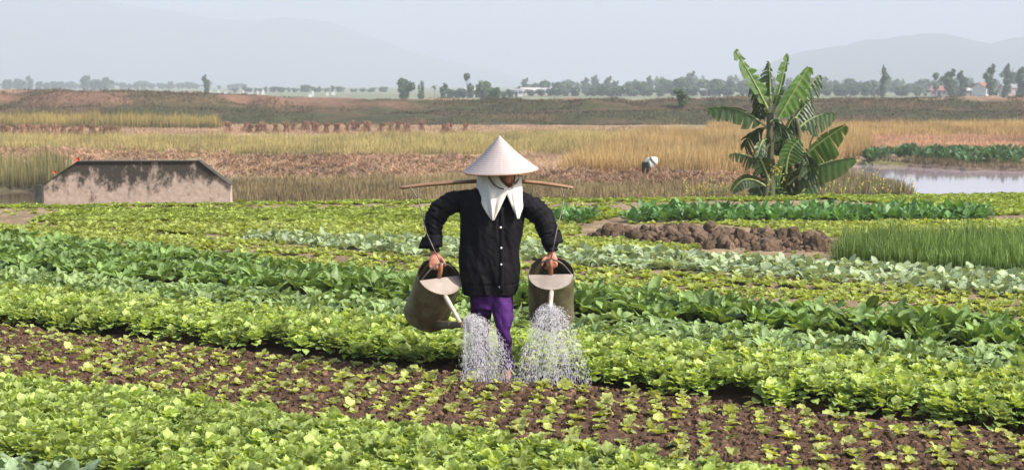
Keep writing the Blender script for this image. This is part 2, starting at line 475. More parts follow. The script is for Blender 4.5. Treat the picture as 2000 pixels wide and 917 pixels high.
def pts_in(poly, sp, g, jit=0.35, rot=None, zf=None):
    """jittered grid of points in a world polygon, rows along rot"""
    P = np.array([[p[0], p[1]] for p in poly])
    a = rot if rot is not None else 0.0
    Rm = np.array([[math.cos(a), math.sin(a)], [-math.sin(a), math.cos(a)]])
    Q = P @ Rm.T
    lo, hi = Q.min(0), Q.max(0)
    X, Y = np.meshgrid(np.arange(lo[0], hi[0], sp), np.arange(lo[1], hi[1], sp))
    X = X + (np.arange(X.shape[0]) % 2)[:, None] * sp * 0.5
    q = np.stack([X.ravel(), Y.ravel()], 1) + g.uniform(-jit, jit, (X.size, 2)) * sp
    q = q[inpoly(q[:, 0], q[:, 1], Q)]
    w = q @ Rm
    z = zf(w[:, 0], w[:, 1]) if zf is not None else np.zeros(len(w))
    return np.concatenate([w, np.asarray(z)[:, None]], 1)
def rnd_in(poly, n, g, zf=None):
    P = np.array([[p[0], p[1]] for p in poly]); lo, hi = P.min(0), P.max(0)
    q = lo + g.random((n * 3, 2)) * (hi - lo)
    q = q[inpoly(q[:, 0], q[:, 1], P)][:n]
    z = zf(q[:, 0], q[:, 1]) if zf is not None else np.zeros(len(q))
    return np.concatenate([q, np.asarray(z)[:, None]], 1)
def uvpoly(pts): return [np.array(xy(u, v)) for u, v in pts]

# crumbs of soil on the seedling bed
g = np.random.default_rng(11)
bedpoly = uvpoly([(-12, 7.42), (2, 7.42), (2, 9.15), (-12, 9.15)])
def bedsurf(X, Y): return bed_z(X, Y) + 0.004
cr = rnd_in(bedpoly, 32000, g, bedsurf)
px, py, dd = project(cr); cr = cr[(px > -600) & (px < 2600) & (py < 1100)]
cv = []
for k in range(6):
    V, F = icos(0.011, 200 + k)
    cv.append((V, F, np.array([0.074, 0.043, 0.026]) * (0.6 + 0.25 * k)))
tag(add('soil_crumbs', scatter(cv, cr, np.clip(np.exp(g.normal(0, 0.4, len(cr))), 0.4, 1.9), g, 0.25, 0.15), M_soil, smooth_shade=False), 'loose crumbs of dark soil over the seedling bed', 'soil', kind='stuff')
# ------------------------------------------------------------------ leaves and plants
def leaf(g, L, W, a0, a1, nl=4, nw=4, prof='round', cup=0.25, ruf=0.08, col=(0.3, 0.38, 0.06), rib=0.25, kx=1.0, yel=0.0):
    s = np.linspace(0, 1, nl + 1); x = np.linspace(-1, 1, nw + 1)
    a = a0 + (a1 - a0) * s
    ds = np.diff(s, prepend=0) * L
    y = np.cumsum(np.cos(a) * ds); z = np.cumsum(np.sin(a) * ds)
    if prof == 'round':
        sp_ = 0.07 + 0.90 * s
        w = np.sqrt(1 - (2 * sp_ - 1) ** 2)
    elif prof == 'stalk':
        w = np.where(s < 0.34, 0.10, np.sqrt(np.clip(np.sin(np.pi * np.clip((s - 0.30) / 0.74, 0, 1) ** 0.8), 0, 1)) + 0.05)
    else:
        w = np.sin(np.pi * (0.05 + 0.93 * s)) ** 0.8
    w = w * W / 2
    ph = g.random(4) * 6.3
    S, Xx = np.meshgrid(s, x, indexing='ij')
    off = cup * Xx ** 2 * w[:, None] + ruf * W * np.abs(Xx) ** 1.5 * np.sin(S * 9 * kx + ph[0] + 2.0 * np.sign(Xx)) * smooth(0, 0.3, S) + ruf * 0.6 * W * np.sin(S * 5 + Xx * 4 + ph[1]) * smooth(0.1, 0.4, S)
    nY, nZ = -np.sin(a)[:, None], np.cos(a)[:, None]
    back = (0.16 * L * Xx ** 2 * S ** 2) if prof == 'round' else 0.06 * L * Xx ** 2 * S
    V = np.stack([Xx * w[:, None] * (1 + 0.05 * np.sin(S * 9 + ph[2])), y[:, None] + nY * off - np.cos(a)[:, None] * back, z[:, None] + nZ * off - np.sin(a)[:, None] * back], -1).reshape(-1, 3)
    C = np.array(col)[None, None] * (1 + 0.22 * (g.random() - 0.5) * 2) * (0.92 + rib * np.exp(-(Xx / 0.22) ** 2) + 0.12 * S)[..., None]
    if yel: C = C * (1 + yel * np.array([0.5, 0.1, 0.3]) * (1 - S)[..., None])
    return V, grid_faces(nl + 1, nw + 1), np.clip(C, 0, 1).reshape(-1, 3)
def plant(g, n, Lr, Wr, el0, el1, prof, col, cup, ruf, nl, nw, spread=0.01, inner=True, rib=0.25, kx=1.0):
    Vs, Fs, Cs = [], [], []; off = 0
    for i in range(n):
        f = i / max(1, n - 1)                       # 0 = outer, 1 = inner
        L = g.uniform(*Lr) * (1 - 0.40 * f if inner else 1); W = g.uniform(*Wr) * (1 - 0.30 * f if inner else 1)
        e0 = el0[0] + (el0[1] - el0[0]) * f + g.normal(0, 0.12); e1 = el1[0] + (el1[1] - el1[0]) * f + g.normal(0, 0.22)
        V, F, C = leaf(g, L, W, e0, e1, nl, nw, prof, cup * g.uniform(0.4, 1.5), ruf * g.uniform(0.6, 1.5), col, rib, kx)
        a = i * 2.399 + g.normal(0, 0.25)
        V = (V + [0, spread * (1 - f), 0]) @ rotz(a).T
        Vs.append(V); Fs.append(F + off); Cs.append(C); off += len(V)
    return np.concatenate(Vs), np.concatenate(Fs), np.concatenate(Cs)

def dome(g, n, Rr, Hh, Lr, Wr, col, nl=4, nw=4):
    """leafy head: lobes set over a low dome, the outer ones flat, the inner ones upright"""
    Vs, Fs, Cs = [], [], []; off = 0
    for i in range(n):
        f = (i + g.random()) / n
        e0 = 0.35 + 1.05 * f + g.normal(0, 0.2); e1 = -0.55 + 1.3 * f + g.normal(0, 0.35)
        V, F, C = leaf(g, g.uniform(*Lr), g.uniform(*Wr), e0, e1, nl, nw, 'round', 0.3 * g.uniform(-0.3, 1.4), 0.065 * g.uniform(0.5, 1.6), np.array(col) * np.array([0.88 + 0.2 * f, 0.95 + 0.08 * f, 0.9 + 0.2 * f]))
        V = V @ rotz(g.normal(0, 0.5)).T + [0, Rr * 0.62 * (1 - f) ** 0.75, Hh * (0.12 + 0.62 * f ** 0.8) + g.normal(0, 0.006)]
        V = V @ rotz(i * 2.399 + g.normal(0, 0.3)).T
        Vs.append(V); Fs.append(F + off); Cs.append(C); off += len(V)
    return np.concatenate(Vs), np.concatenate(Fs), np.concatenate(Cs)

def in_view(P, m=60):
    px, py, d = project(P)
    return (px > -m) & (px < 2000 + m) & (py < 917 + m) & (py > 0)
_src = {}
def sources(name, mat, variants):
    key = id(variants)
    if key not in _src:
        c = bpy.data.collections.new(name + '_kinds')
        for v in variants:
            me = make_mesh(name, [v]); me.materials.append(mat)
            c.objects.link(bpy.data.objects.new(name, me))
        _src[key] = c
    return _src[key]
def attr(me, name, typ, vals):
    a = me.attributes.new(name, typ, 'POINT')
    a.data.foreach_set('vector' if typ == 'FLOAT_VECTOR' else 'value', np.asarray(vals).ravel())
def field(name, mat, variants, pts, scale, g, label, cat, cj=0.13, tilt=0.12):
    """a dense bed of plants: one object, plants set on its points"""
    n = len(pts)
    me = bpy.data.meshes.new(name); me.vertices.add(n); me.vertices.foreach_set('co', np.asarray(pts, np.float32).ravel())
    rot = np.stack([g.normal(0, tilt, n), g.normal(0, tilt, n), g.random(n) * 6.283], 1).astype(np.float32)
    attr(me, 'turn', 'FLOAT_VECTOR', rot); attr(me, 'size', 'FLOAT', np.asarray(scale, np.float32)); attr(me, 'which', 'INT', g.integers(0, len(variants), n).astype(np.int32))
    o = bpy.data.objects.new(name, me); COL.objects.link(o)
    ng = bpy.data.node_groups.new(name, 'GeometryNodeTree')
    ng.interface.new_socket('Geometry', in_out='INPUT', socket_type='NodeSocketGeometry'); ng.interface.new_socket('Geometry', in_out='OUTPUT', socket_type='NodeSocketGeometry')
    gi = ng.nodes.new('NodeGroupInput'); go = ng.nodes.new('NodeGroupOutput'); ip = ng.nodes.new('GeometryNodeInstanceOnPoints')
    ci = ng.nodes.new('GeometryNodeCollectionInfo'); ci.inputs['Collection'].default_value = sources(name, mat, variants)
    ci.inputs['Separate Children'].default_value = True; ci.inputs['Reset Children'].default_value = True
    L = ng.links.new
    L(gi.outputs[0], ip.inputs['Points']); L(ci.outputs[0], ip.inputs['Instance']); ip.inputs['Pick Instance'].default_value = True
    for nm, typ, sock in (('turn', 'FLOAT_VECTOR', 'Rotation'), ('size', 'FLOAT', 'Scale'), ('which', 'INT', 'Instance Index')):
        na = ng.nodes.new('GeometryNodeInputNamedAttribute'); na.data_type = typ; na.inputs['Name'].default_value = nm
        L(na.outputs['Attribute'], ip.inputs[sock])
    L(ip.outputs[0], go.inputs[0])
    md = o.modifiers.new('plants', 'NODES'); md.node_group = ng
    return tag(o, label, cat, kind='stuff')
def individuals(name, mat, variants, pts, scale, g, label, cat, group, tilt=0.1):
    mes = [make_mesh(name, [v]) for v in variants]
    for me in mes: me.materials.append(mat)
    for p, s in zip(pts, scale):
        o = bpy.data.objects.new(name, mes[int(g.integers(len(mes)))])
        COL.objects.link(o)
        o.location = tuple(p); o.scale = (s, s, s * g.uniform(0.85, 1.15))
        o.rotation_euler = (g.normal(0, tilt), g.normal(0, tilt), g.random() * 6.28)
        tag(o, label, cat, group)

def largest(pts, k):
    """split: the k points nearest the camera among those in view, and the others"""
    d = np.where(in_view(pts), pts[:, 1], 1e6)
    order = np.argsort(d); k = min(k, int(in_view(pts).sum()))
    return pts[order[:k]], pts[order[k:]]

ANG = math.atan2(TU[1], TU[0])
g = np.random.default_rng(21)
LETT = [dome(g, 30, 0.085, 0.088, (0.032, 0.054), (0.040, 0.060), (0.335, 0.43, 0.125), 5, 4) for k in range(9)]
front = pts_in(uvpoly([(-12, 5.85), (3, 5.85), (3, 7.26), (-12, 7.38)]), 0.105, g, 0.30, ANG, garden_z)
back = pts_in(uvpoly([(-13, 9.30), (4, 9.30), (4, 10.36), (-13, 10.36)]), 0.108, g, 0.30, ANG, garden_z)
front = front[in_view(front, 700)]; back = back[in_view(back, 700)]
front[:, 2] += 0.02; back[:, 2] += 0.05
near, rest = largest(front, 290)
individuals('lettuce', M_lettuce, LETT, near, g.uniform(0.85, 1.25, len(near)), g, 'bright green lettuce packed in the nearest bed along the bottom of the picture', 'lettuce', 'lettuces of the nearest bed')
if len(rest): field('lettuce_bed', M_lettuce, LETT, rest, g.uniform(0.9, 1.25, len(rest)), g, 'back part of the nearest lettuce bed, next to the seedling bed', 'lettuce')
field('lettuce_bed', M_lettuce, LETT, back, g.uniform(1.0, 1.35, len(back)), g, 'dense bright lettuce bed right behind the walking woman', 'lettuce')

# grey-green leafy crop at the very front
BLUE = [plant(g, 9, (0.14, 0.22), (0.07, 0.10), (0.9, 1.4), (0.0, 0.9), 'stalk', (0.22, 0.30, 0.16), 0.3, 0.08, 6, 4) for k in range(5)]
p = pts_in(uvpoly([(-12, 4.4), (0, 4.4), (0, 5.70), (-12, 5.72)]), 0.15, g, 0.35, ANG, garden_z); vis = in_view(p + np.array([0, 0, 0.2]), 30)
rest = p[~vis & in_view(p + np.array([0, 0, 0.2]), 700)]; p = p[vis]
field('leafy_greens', M_green, BLUE, rest, g.uniform(0.8, 1.15, len(rest)), g, 'grey-green leafy bed running off the bottom left corner', 'leafy plant')
individuals('leafy_green', M_green, BLUE, p, g.uniform(0.8, 1.15, len(p)), g, 'grey-green leafy plant in the bottom left corner of the field', 'leafy plant', 'grey-green plants at the bottom edge')

# seedlings
SEED = [plant(g, int(g.integers(4, 7)), (0.04, 0.06), (0.046, 0.062), (0.5, 1.2), (-0.45, 0.3), 'round', (0.40, 0.44, 0.14), 0.2, 0.08, 5, 4, inner=False) for k in range(7)]
sp = pts_in(uvpoly([(-12, 7.50), (2.0, 7.50), (2.0, 9.14), (-12, 9.14)]), 0.150, g, 0.17, ANG + 0.02, bed_z)
sp = sp[g.random(len(sp)) > 0.10]
sp = sp[in_view(sp, 700)]
sp[:, 2] += 0.012
near, rest = largest(sp, 300)
individuals('lettuce_seedling', M_lettuce, SEED, near, np.clip(g.normal(0.88, 0.17, len(near)), 0.5, 1.3), g, 'small pale green seedling in the dark brown soil bed', 'seedling', 'seedlings in the brown soil bed')
field('lettuce_seedlings', M_lettuce, SEED, rest, np.clip(g.normal(0.88, 0.17, len(rest)), 0.5, 1.3), g, 'far seedlings at the back of the brown soil bed', 'seedling')

# mustard greens, pale row then dark row
MUST = [plant(g, 14, (0.14, 0.22), (0.06, 0.085), (1.0, 1.45), (-0.2, 0.9), 'stalk', (0.205, 0.285, 0.105), 0.22, 0.07, 8, 4, rib=0.5) for k in range(6)]
DARK = [plant(g, 14, (0.17, 0.27), (0.065, 0.095), (1.1, 1.5), (0.0, 1.0), 'stalk', (0.15, 0.232, 0.062), 0.25, 0.08, 8, 4, rib=0.5) for k in range(6)]
p = pts_in(uvpoly([(-15, 10.54), (5, 10.54), (5, 11.66), (-15, 11.66)]), 0.165, g, 0.32, ANG, garden_z); p = p[in_view(p, 700)]
near, rest = largest(p, 300)
individuals('mustard_green', M_green, MUST, near, g.uniform(0.8, 1.15, len(near)), g, 'pale broad-leaved mustard plant in the row right behind the bright lettuce bed', 'mustard plant', 'pale mustard greens')
if len(rest): field('mustard_greens', M_green, MUST, rest, g.uniform(0.8, 1.1, len(rest)), g, 'pale mustard greens at the ends of their row', 'mustard plant')
p = pts_in(uvpoly([(-20, 11.80), (5, 11.80), (5, 12.75), (-5, 12.75), (-11, 13.3), (-20, 15.0)]), 0.175, g, 0.32, ANG, garden_z); p = p[in_view(p, 700)]
near, rest = largest(p, 300)
individuals('dark_mustard_green', M_green, DARK, near, g.uniform(0.85, 1.25, len(near)), g, 'tall dark green mustard plant in the row behind the pale mustard row', 'mustard plant', 'dark mustard greens')
if len(rest): field('dark_mustard_greens', M_green, DARK, rest, g.uniform(0.75, 1.1, len(rest)), g, 'dark mustard greens at the left end of their row', 'mustard plant')

# farther beds
YEL = [plant(g, 9, (0.04, 0.07), (0.045, 0.07), (0.4, 1.2), (-0.3, 0.5), 'round', (0.315, 0.37, 0.095), 0.2, 0.08, 4, 4, inner=False) for k in range(4)]
BRI = [plant(g, 14, (0.06, 0.10), (0.05, 0.075), (0.6, 1.35), (-0.1, 0.7), 'round', (0.275, 0.345, 0.075), 0.25, 0.1, 4, 4) for k in range(4)]
CAB = [plant(g, 6, (0.09, 0.14), (0.06, 0.085), (0.6, 1.3), (-0.1, 0.6), 'stalk', (0.285, 0.355, 0.20), 0.2, 0.06, 5, 2, inner=False) for k in range(4)]
LEA = [plant(g, 8, (0.20, 0.30), (0.08, 0.11), (0.9, 1.4), (0.0, 1.0), 'stalk', (0.10, 0.205, 0.06), 0.2, 0.07, 6, 2, inner=False) for k in range(4)]
def bed(pix, sp, variants, mat, sc, label, name, cat, g, keep=1.0, rot=0.0, jit=0.35):
    p = pts_in(wpoly(pix), sp, g, jit, rot, garden_z)
    p = p[p[:, 1] < edge_y(p[:, 0]) + 0.1]
    p = p[in_view(p, 600)]
    if keep < 1: p = p[(g.random(len(p)) < keep * (0.55 + 0.9 * fbm(p[:, 0] * 1.5, p[:, 1] * 1.5, 2, 7)))]
    if len(p) == 0:
        print('EMPTY BED', label); return None
    return field(name, mat, variants, p, g.uniform(sc[0], sc[1], len(p)), g, label, cat, 0.14)
bed([(-80, 472), (240, 463), (760, 505), (1150, 530), (2080, 590), (2750, 633), (2750, 680), (2080, 634), (1150, 572), (0, 512)], 0.115, YEL, M_lettuce, (0.75, 1.25), 'thin yellowish seedlings on the bare strip behind the dark mustard row', 'young_greens', 'seedling', g, 0.95, ANG)
bed([(470, 466), (800, 474), (1150, 497), (2080, 552), (2750, 590), (2750, 633), (2080, 592), (1150, 525), (760, 503), (500, 474)], 0.115, CAB, M_green, (0.75, 1.15), 'pale grey-green cabbage strip running down behind the bare strip', 'young_cabbages', 'cabbage', g, 0.95, ANG)
bed([(-80, 452), (60, 442), (800, 440), (1130, 444), (1130, 466), (1000, 468), (760, 470), (480, 460), (240, 463), (-80, 480)], 0.10, YEL, M_lettuce, (0.9, 1.4), 'yellow-green strip of young lettuce left of the woman', 'young_lettuce', 'lettuce', g, 0.9)
bed([(180, 474), (330, 458), (520, 462), (560, 484), (400, 482)], 0.115, YEL, M_lettuce, (0.75, 1.2), 'small greens at the left tip of the pale cabbage strip', 'young_greens', 'seedling', g, 0.9)
bed([(830, 468), (1150, 470), (1385, 488), (1290, 497), (1150, 495), (830, 478)], 0.085, YEL, M_lettuce, (0.8, 1.2), 'yellow-green patch in front of the heap of dark clods', 'young_lettuce', 'lettuce', g, 1.0)
bed([(1290, 498), (1400, 492), (1600, 503), (1600, 528), (1450, 512)], 0.16, YEL, M_lettuce, (0.4, 0.8), 'sparse sprouts on the bare tan soil before the onion patch', 'sprouts', 'seedling', g, 0.4)
bed([(55, 440), (130, 414), (1190, 413), (1230, 424), (1150, 440)], 0.115, BRI, M_lettuce, (0.9, 1.4), 'long bright green lettuce bed near the far edge of the garden', 'far_lettuce', 'lettuce', g, 0.95)
bed([(-80, 430), (40, 428), (150, 410), (1300, 409), (1300, 388), (-80, 403)], 0.17, YEL, M_lettuce, (0.6, 1.1), 'thin row of yellow seedlings on pinkish soil along the far edge', 'edge_seedlings', 'seedling', g, 0.5)
bed([(-300, 416), (600, 404), (1300, 398), (1800, 394), (2750, 386), (2750, 372), (-300, 404)], 0.11, BRI, M_lettuce, (0.7, 1.2), 'low line of leaves at the drop behind the garden', 'edge_leaves', 'lettuce', g, 0.9)
bed([(1640, 470), (1430, 446), (1230, 443), (1500, 440), (2080, 436), (2750, 430), (2750, 492), (2080, 480)], 0.095, YEL, M_lettuce, (0.8, 1.3), 'yellow-green lettuce strip behind the onion patch', 'young_lettuce', 'lettuce', g, 1.0)
bed([(1225, 440), (1500, 440), (1930, 437), (1930, 420), (1270, 422)], 0.17, LEA, M_green, (0.65, 0.95), 'deep green leafy bed under the banana plant', 'dark_leafy_greens', 'leafy plant', g, 1.0)
bed([(1800, 408), (1930, 424), (2750, 428), (2750, 378), (1560, 390)], 0.11, BRI, M_lettuce, (0.9, 1.3), 'bright green bed at the far right corner of the garden', 'far_lettuce', 'lettuce', g, 1.0)
bed([(1075, 445), (1150, 445), (1160, 428), (1085, 428)], 0.17, LEA, M_green, (0.6, 0.95), 'clump of taller green leaves behind the right watering can', 'green_clump', 'leafy plant', g, 1.0)

def poly_dist(X, Y, poly):
    d = np.full(np.shape(X), 1e9)
    for i in range(len(poly)):
        a, b = np.array(poly[i]), np.array(poly[(i + 1) % len(poly)])
        ab = b - a; tt = np.clip(((X - a[0]) * ab[0] + (Y - a[1]) * ab[1]) / (ab @ ab), 0, 1)
        d = np.minimum(d, np.hypot(X - a[0] - tt * ab[0], Y - a[1] - tt * ab[1]))
    return np.where(inpoly(X, Y, poly), d, -d)
# blades: tapered triangles, colour from base to tip
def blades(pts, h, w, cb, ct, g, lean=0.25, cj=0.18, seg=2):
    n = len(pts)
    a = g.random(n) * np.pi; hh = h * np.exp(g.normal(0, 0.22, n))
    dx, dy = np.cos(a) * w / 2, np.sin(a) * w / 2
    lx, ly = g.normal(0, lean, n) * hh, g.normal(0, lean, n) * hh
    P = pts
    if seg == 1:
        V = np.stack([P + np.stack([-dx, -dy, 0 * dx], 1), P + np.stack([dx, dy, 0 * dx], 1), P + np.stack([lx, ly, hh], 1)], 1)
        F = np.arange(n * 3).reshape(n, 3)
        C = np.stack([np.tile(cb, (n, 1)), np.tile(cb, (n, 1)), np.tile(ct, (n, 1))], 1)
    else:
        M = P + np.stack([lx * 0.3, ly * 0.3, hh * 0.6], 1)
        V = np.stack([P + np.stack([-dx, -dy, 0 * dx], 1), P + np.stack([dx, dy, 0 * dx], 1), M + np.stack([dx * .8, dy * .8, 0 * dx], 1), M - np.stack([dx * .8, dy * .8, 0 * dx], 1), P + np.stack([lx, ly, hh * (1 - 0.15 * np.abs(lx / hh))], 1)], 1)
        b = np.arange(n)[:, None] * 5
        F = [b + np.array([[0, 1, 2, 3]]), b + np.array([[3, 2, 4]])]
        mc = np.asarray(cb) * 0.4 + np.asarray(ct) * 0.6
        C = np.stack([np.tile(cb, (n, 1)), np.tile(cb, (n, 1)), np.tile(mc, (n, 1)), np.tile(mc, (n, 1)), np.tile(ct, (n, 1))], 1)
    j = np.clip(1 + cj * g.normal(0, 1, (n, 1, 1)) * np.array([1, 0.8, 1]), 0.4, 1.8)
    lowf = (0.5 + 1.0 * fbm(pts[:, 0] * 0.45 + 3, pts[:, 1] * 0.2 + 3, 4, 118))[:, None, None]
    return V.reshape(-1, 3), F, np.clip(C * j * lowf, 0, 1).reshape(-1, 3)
g = np.random.default_rng(31)
p = pts_in(wpoly([(1610, 519), (1800, 531), (2100, 552), (2750, 588), (2750, 496), (2100, 492), (1900, 486), (1640, 489)]), 0.062, g, 0.4, 0.2, garden_z)
ond = poly_dist(p[:, 0], p[:, 1], wpoly([(1610, 519), (1800, 531), (2100, 552), (2750, 588), (2750, 496), (2100, 492), (1900, 486), (1640, 489)]))
p = p[ond > 0.22 * fbm(p[:, 0] * 2.5, p[:, 1] * 2.5, 3, 117) - 0.02]
p = np.concatenate([p + g.normal(0, 0.016, p.shape) * [1, 1, 0] for k in range(8)])
tag(add('spring_onions', blades(p, 0.10 + 0.24 * fbm(p[:, 0] * 3, p[:, 1] * 3, 3, 119), 0.0075, (0.10, 0.18, 0.04), (0.205, 0.315, 0.08), g, 0.16, 0.3), M_green), 'dense patch of upright green onion shoots at the right edge', 'onions', kind='stuff')

# heap of dug clods
heap = thing('clod_heap', 'strip of freshly dug dark brown clods between green beds', 'clod heap', at(1390, 480, 0))
hp = wpoly([(1140, 468), (1200, 462), (1400, 462), (1640, 475), (1625, 500), (1500, 496), (1380, 490), (1160, 474)])
hx = np.array([q[0] for q in hp]); hy = np.array([q[1] for q in hp])
hgx, hgy = np.meshgrid(np.arange(hx.min() - 0.3, hx.max() + 0.3, 0.05), np.arange(hy.min() - 0.4, hy.max() + 0.4, 0.05))
def heap_z(X, Y):
    d = poly_dist(X, Y, hp)
    return -0.05 + 0.10 * smooth(-0.1, 0.35, d) + 0.09 * smooth(0.0, 0.3, d) * (fbm(X * 5, Y * 5, 3, 120) - 0.4) + 0.03 * (fbm(X * 14, Y * 14, 2, 121) - 0.5)
hz_ = heap_z(hgx, hgy)
HC = np.array([0.11, 0.066, 0.05]) * (0.5 + 1.0 * fbm(hgx * 9, hgy * 9, 3, 122))[..., None]
add('heap_base', (np.stack([hgx, hgy, hz_], -1).reshape(-1, 3), grid_faces(*hgx.shape), HC.reshape(-1, 3)), M_soil, heap)
clods = []
for k in range(6):
    V1, F1, _ = ellipsoid((0, 0, 0), (1, 0.85, 0.7), 12, 8)
    dsp = 1 + 0.7 * (fbm(V1[:, 0] * 2.6 + 5 * k + 9, V1[:, 1] * 2.4 + V1[:, 2] * 2.1 + 9, 3, 130 + k) - 0.5)
    me = make_mesh('clod', [(V1 * dsp[:, None] * (1, 1, 1), F1, np.array([0.11, 0.074, 0.048]) * (0.7 + 0.12 * k))], False)
    me.materials.append(M_soil); clods.append(me)
cp = rnd_in(hp, 300, g, heap_z)
hl = np.array(heap.location)
for q in cp:
    o = bpy.data.objects.new('clod', clods[int(g.integers(6))]); COL.objects.link(o); o.parent = heap
    s = float(np.clip(np.exp(g.normal(-2.85, 0.45)), 0.022, 0.12))
    o.location = tuple(q + [0, 0, s * 0.35] - hl); o.scale = (s, s, s * 0.9); o.rotation_euler = tuple(g.random(3) * 6)

hv2 = []
for k in range(5):
    V_, F_ = icos(0.03, 260 + k); hv2.append((V_, F_, np.array([0.11, 0.074, 0.048]) * (0.7 + 0.15 * k)))
cp = rnd_in(hp, 3200, g, heap_z)
o = add('small_clods', scatter(hv2, cp, np.clip(np.exp(g.normal(-0.25, 0.45, len(cp))), .3, 1.8), g, 0.25, 0.12), M_soil, heap, smooth_shade=False)
o['kind'] = 'stuff'
# ------------------------------------------------------------------ grasses of the lower plain
g = np.random.default_rng(41)
def tz(X, Y): return terrain(X, Y) - 0.03
def grass(name, pix, n, h, w, cb, ct, label, cat='grass', z=PLAIN, lean=0.2, fade=1.5, clump=0.0, seg=1, sub=None, cj=0.2):
    poly = wpoly(pix, z)
    p = rnd_in(poly, n, g, tz)
    dd = poly_dist(p[:, 0], p[:, 1], poly)
    k = fade * 0.5
    p = p[g.random(len(p)) < smooth(0, k, dd + k * 2.2 * (fbm(p[:, 0] * 0.9, p[:, 1] * 0.35, 3, 139) - 0.45))]
    if clump:
        f = fbm(p[:, 0] * 0.35, p[:, 1] * 0.18, 3, 140)
        p = p[g.random(len(p)) < smooth(clump - 0.1, clump + 0.1, f)]
    p = p[p[:, 2] > -2.2]
    hv = h * (0.3 + 1.25 * fbm(p[:, 0] * 0.6, p[:, 1] * 0.3, 4, 141))
    geo = blades(p, hv, w, cb, ct, g, lean, cj, seg)
    return tag(add(name, geo, M_grass), label, cat, kind='stuff')
grass('ripe_rice', [(1085, 338), (1230, 339), (1430, 345), (1600, 348), (1700, 300), (1700, 262), (1300, 264), (1180, 285)], 90000, 0.78, 0.035, (0.19, 0.10, 0.048), (0.62, 0.44, 0.19), 'stand of ripe golden rice behind the bent field worker', 'rice')  # shade low in the stand is put into the darker foot colour
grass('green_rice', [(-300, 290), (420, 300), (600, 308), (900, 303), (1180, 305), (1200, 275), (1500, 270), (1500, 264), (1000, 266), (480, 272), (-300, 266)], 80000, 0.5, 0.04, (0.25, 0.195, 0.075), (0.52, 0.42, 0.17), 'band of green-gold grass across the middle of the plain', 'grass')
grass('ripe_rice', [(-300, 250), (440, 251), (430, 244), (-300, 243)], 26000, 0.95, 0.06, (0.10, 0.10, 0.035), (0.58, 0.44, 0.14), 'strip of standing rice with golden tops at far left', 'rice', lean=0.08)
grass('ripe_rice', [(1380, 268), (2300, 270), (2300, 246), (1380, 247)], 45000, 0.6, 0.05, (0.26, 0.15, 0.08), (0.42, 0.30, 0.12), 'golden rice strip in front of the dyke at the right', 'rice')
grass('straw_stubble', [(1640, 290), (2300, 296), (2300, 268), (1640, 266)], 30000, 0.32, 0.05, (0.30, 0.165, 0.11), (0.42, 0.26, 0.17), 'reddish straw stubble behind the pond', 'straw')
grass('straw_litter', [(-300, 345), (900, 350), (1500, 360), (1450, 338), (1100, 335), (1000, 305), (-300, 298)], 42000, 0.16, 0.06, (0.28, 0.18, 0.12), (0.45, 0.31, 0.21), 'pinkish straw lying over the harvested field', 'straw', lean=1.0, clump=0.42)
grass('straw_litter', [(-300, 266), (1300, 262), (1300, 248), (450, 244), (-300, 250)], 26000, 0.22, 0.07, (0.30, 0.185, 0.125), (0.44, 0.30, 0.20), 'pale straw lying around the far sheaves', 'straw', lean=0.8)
grass('dry_grass', [(440, 352), (900, 352), (1250, 362), (1500, 372), (1500, 430), (300, 430), (440, 385)], 30000, 0.34, 0.045, (0.08, 0.05, 0.03), (0.34, 0.26, 0.125), 'brown weedy grass on the bank behind the garden', 'grass', clump=0.30)  # sunlit tips and shaded feet are put into the blade colours
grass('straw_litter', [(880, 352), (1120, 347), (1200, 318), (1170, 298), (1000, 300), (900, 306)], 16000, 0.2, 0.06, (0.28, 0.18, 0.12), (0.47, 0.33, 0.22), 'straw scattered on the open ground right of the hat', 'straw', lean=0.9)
def bank_z(X, Y): return terrain(X, Y) - 0.03
bp_ = [np.array([X_, float(edge_y(X_)) + dd_]) for X_, dd_ in ((-4.6, 2.6), (9.0, 2.6))] + [np.array([X_, float(edge_y(X_)) + dd_]) for X_, dd_ in ((9.5, 7.5), (-4.6, 7.5))]
p = rnd_in(bp_, 15000, g, bank_z)
tag(add('dry_grass', blades(p, 0.8 * fbm(p[:, 0] * 0.9, p[:, 1] * 0.9, 3, 142) + 0.02, 0.03, (0.06, 0.038, 0.024), (0.33, 0.25, 0.12), g, 0.2, 0.3), M_grass), 'tall dry grass standing below the garden edge', 'grass', kind='stuff')  # again lit tips over shaded feet, in the colours
grass('reeds', [(-300, 376), (30, 376), (62, 374), (130, 372), (150, 345), (-300, 345)], 9000, 1.0, 0.035, (0.12, 0.10, 0.05), (0.34, 0.31, 0.12), 'tall green-gold reeds by the ditch at far left', 'reeds', lean=0.08)
grass('weeds', [(1580, 395), (1790, 388), (1770, 368), (1690, 352), (1600, 345), (1560, 360)], 12000, 0.42, 0.035, (0.12, 0.08, 0.055), (0.24, 0.21, 0.10), 'reddish brown weeds on the spit between banana and pond', 'weeds')
grass('wet_grass', [(1640, 326), (1760, 328), (1900, 344), (2200, 348), (2200, 318), (1640, 314)], 14000, 0.25, 0.04, (0.11, 0.08, 0.055), (0.19, 0.15, 0.08), 'brown marsh grass along the far side of the pond', 'grass')
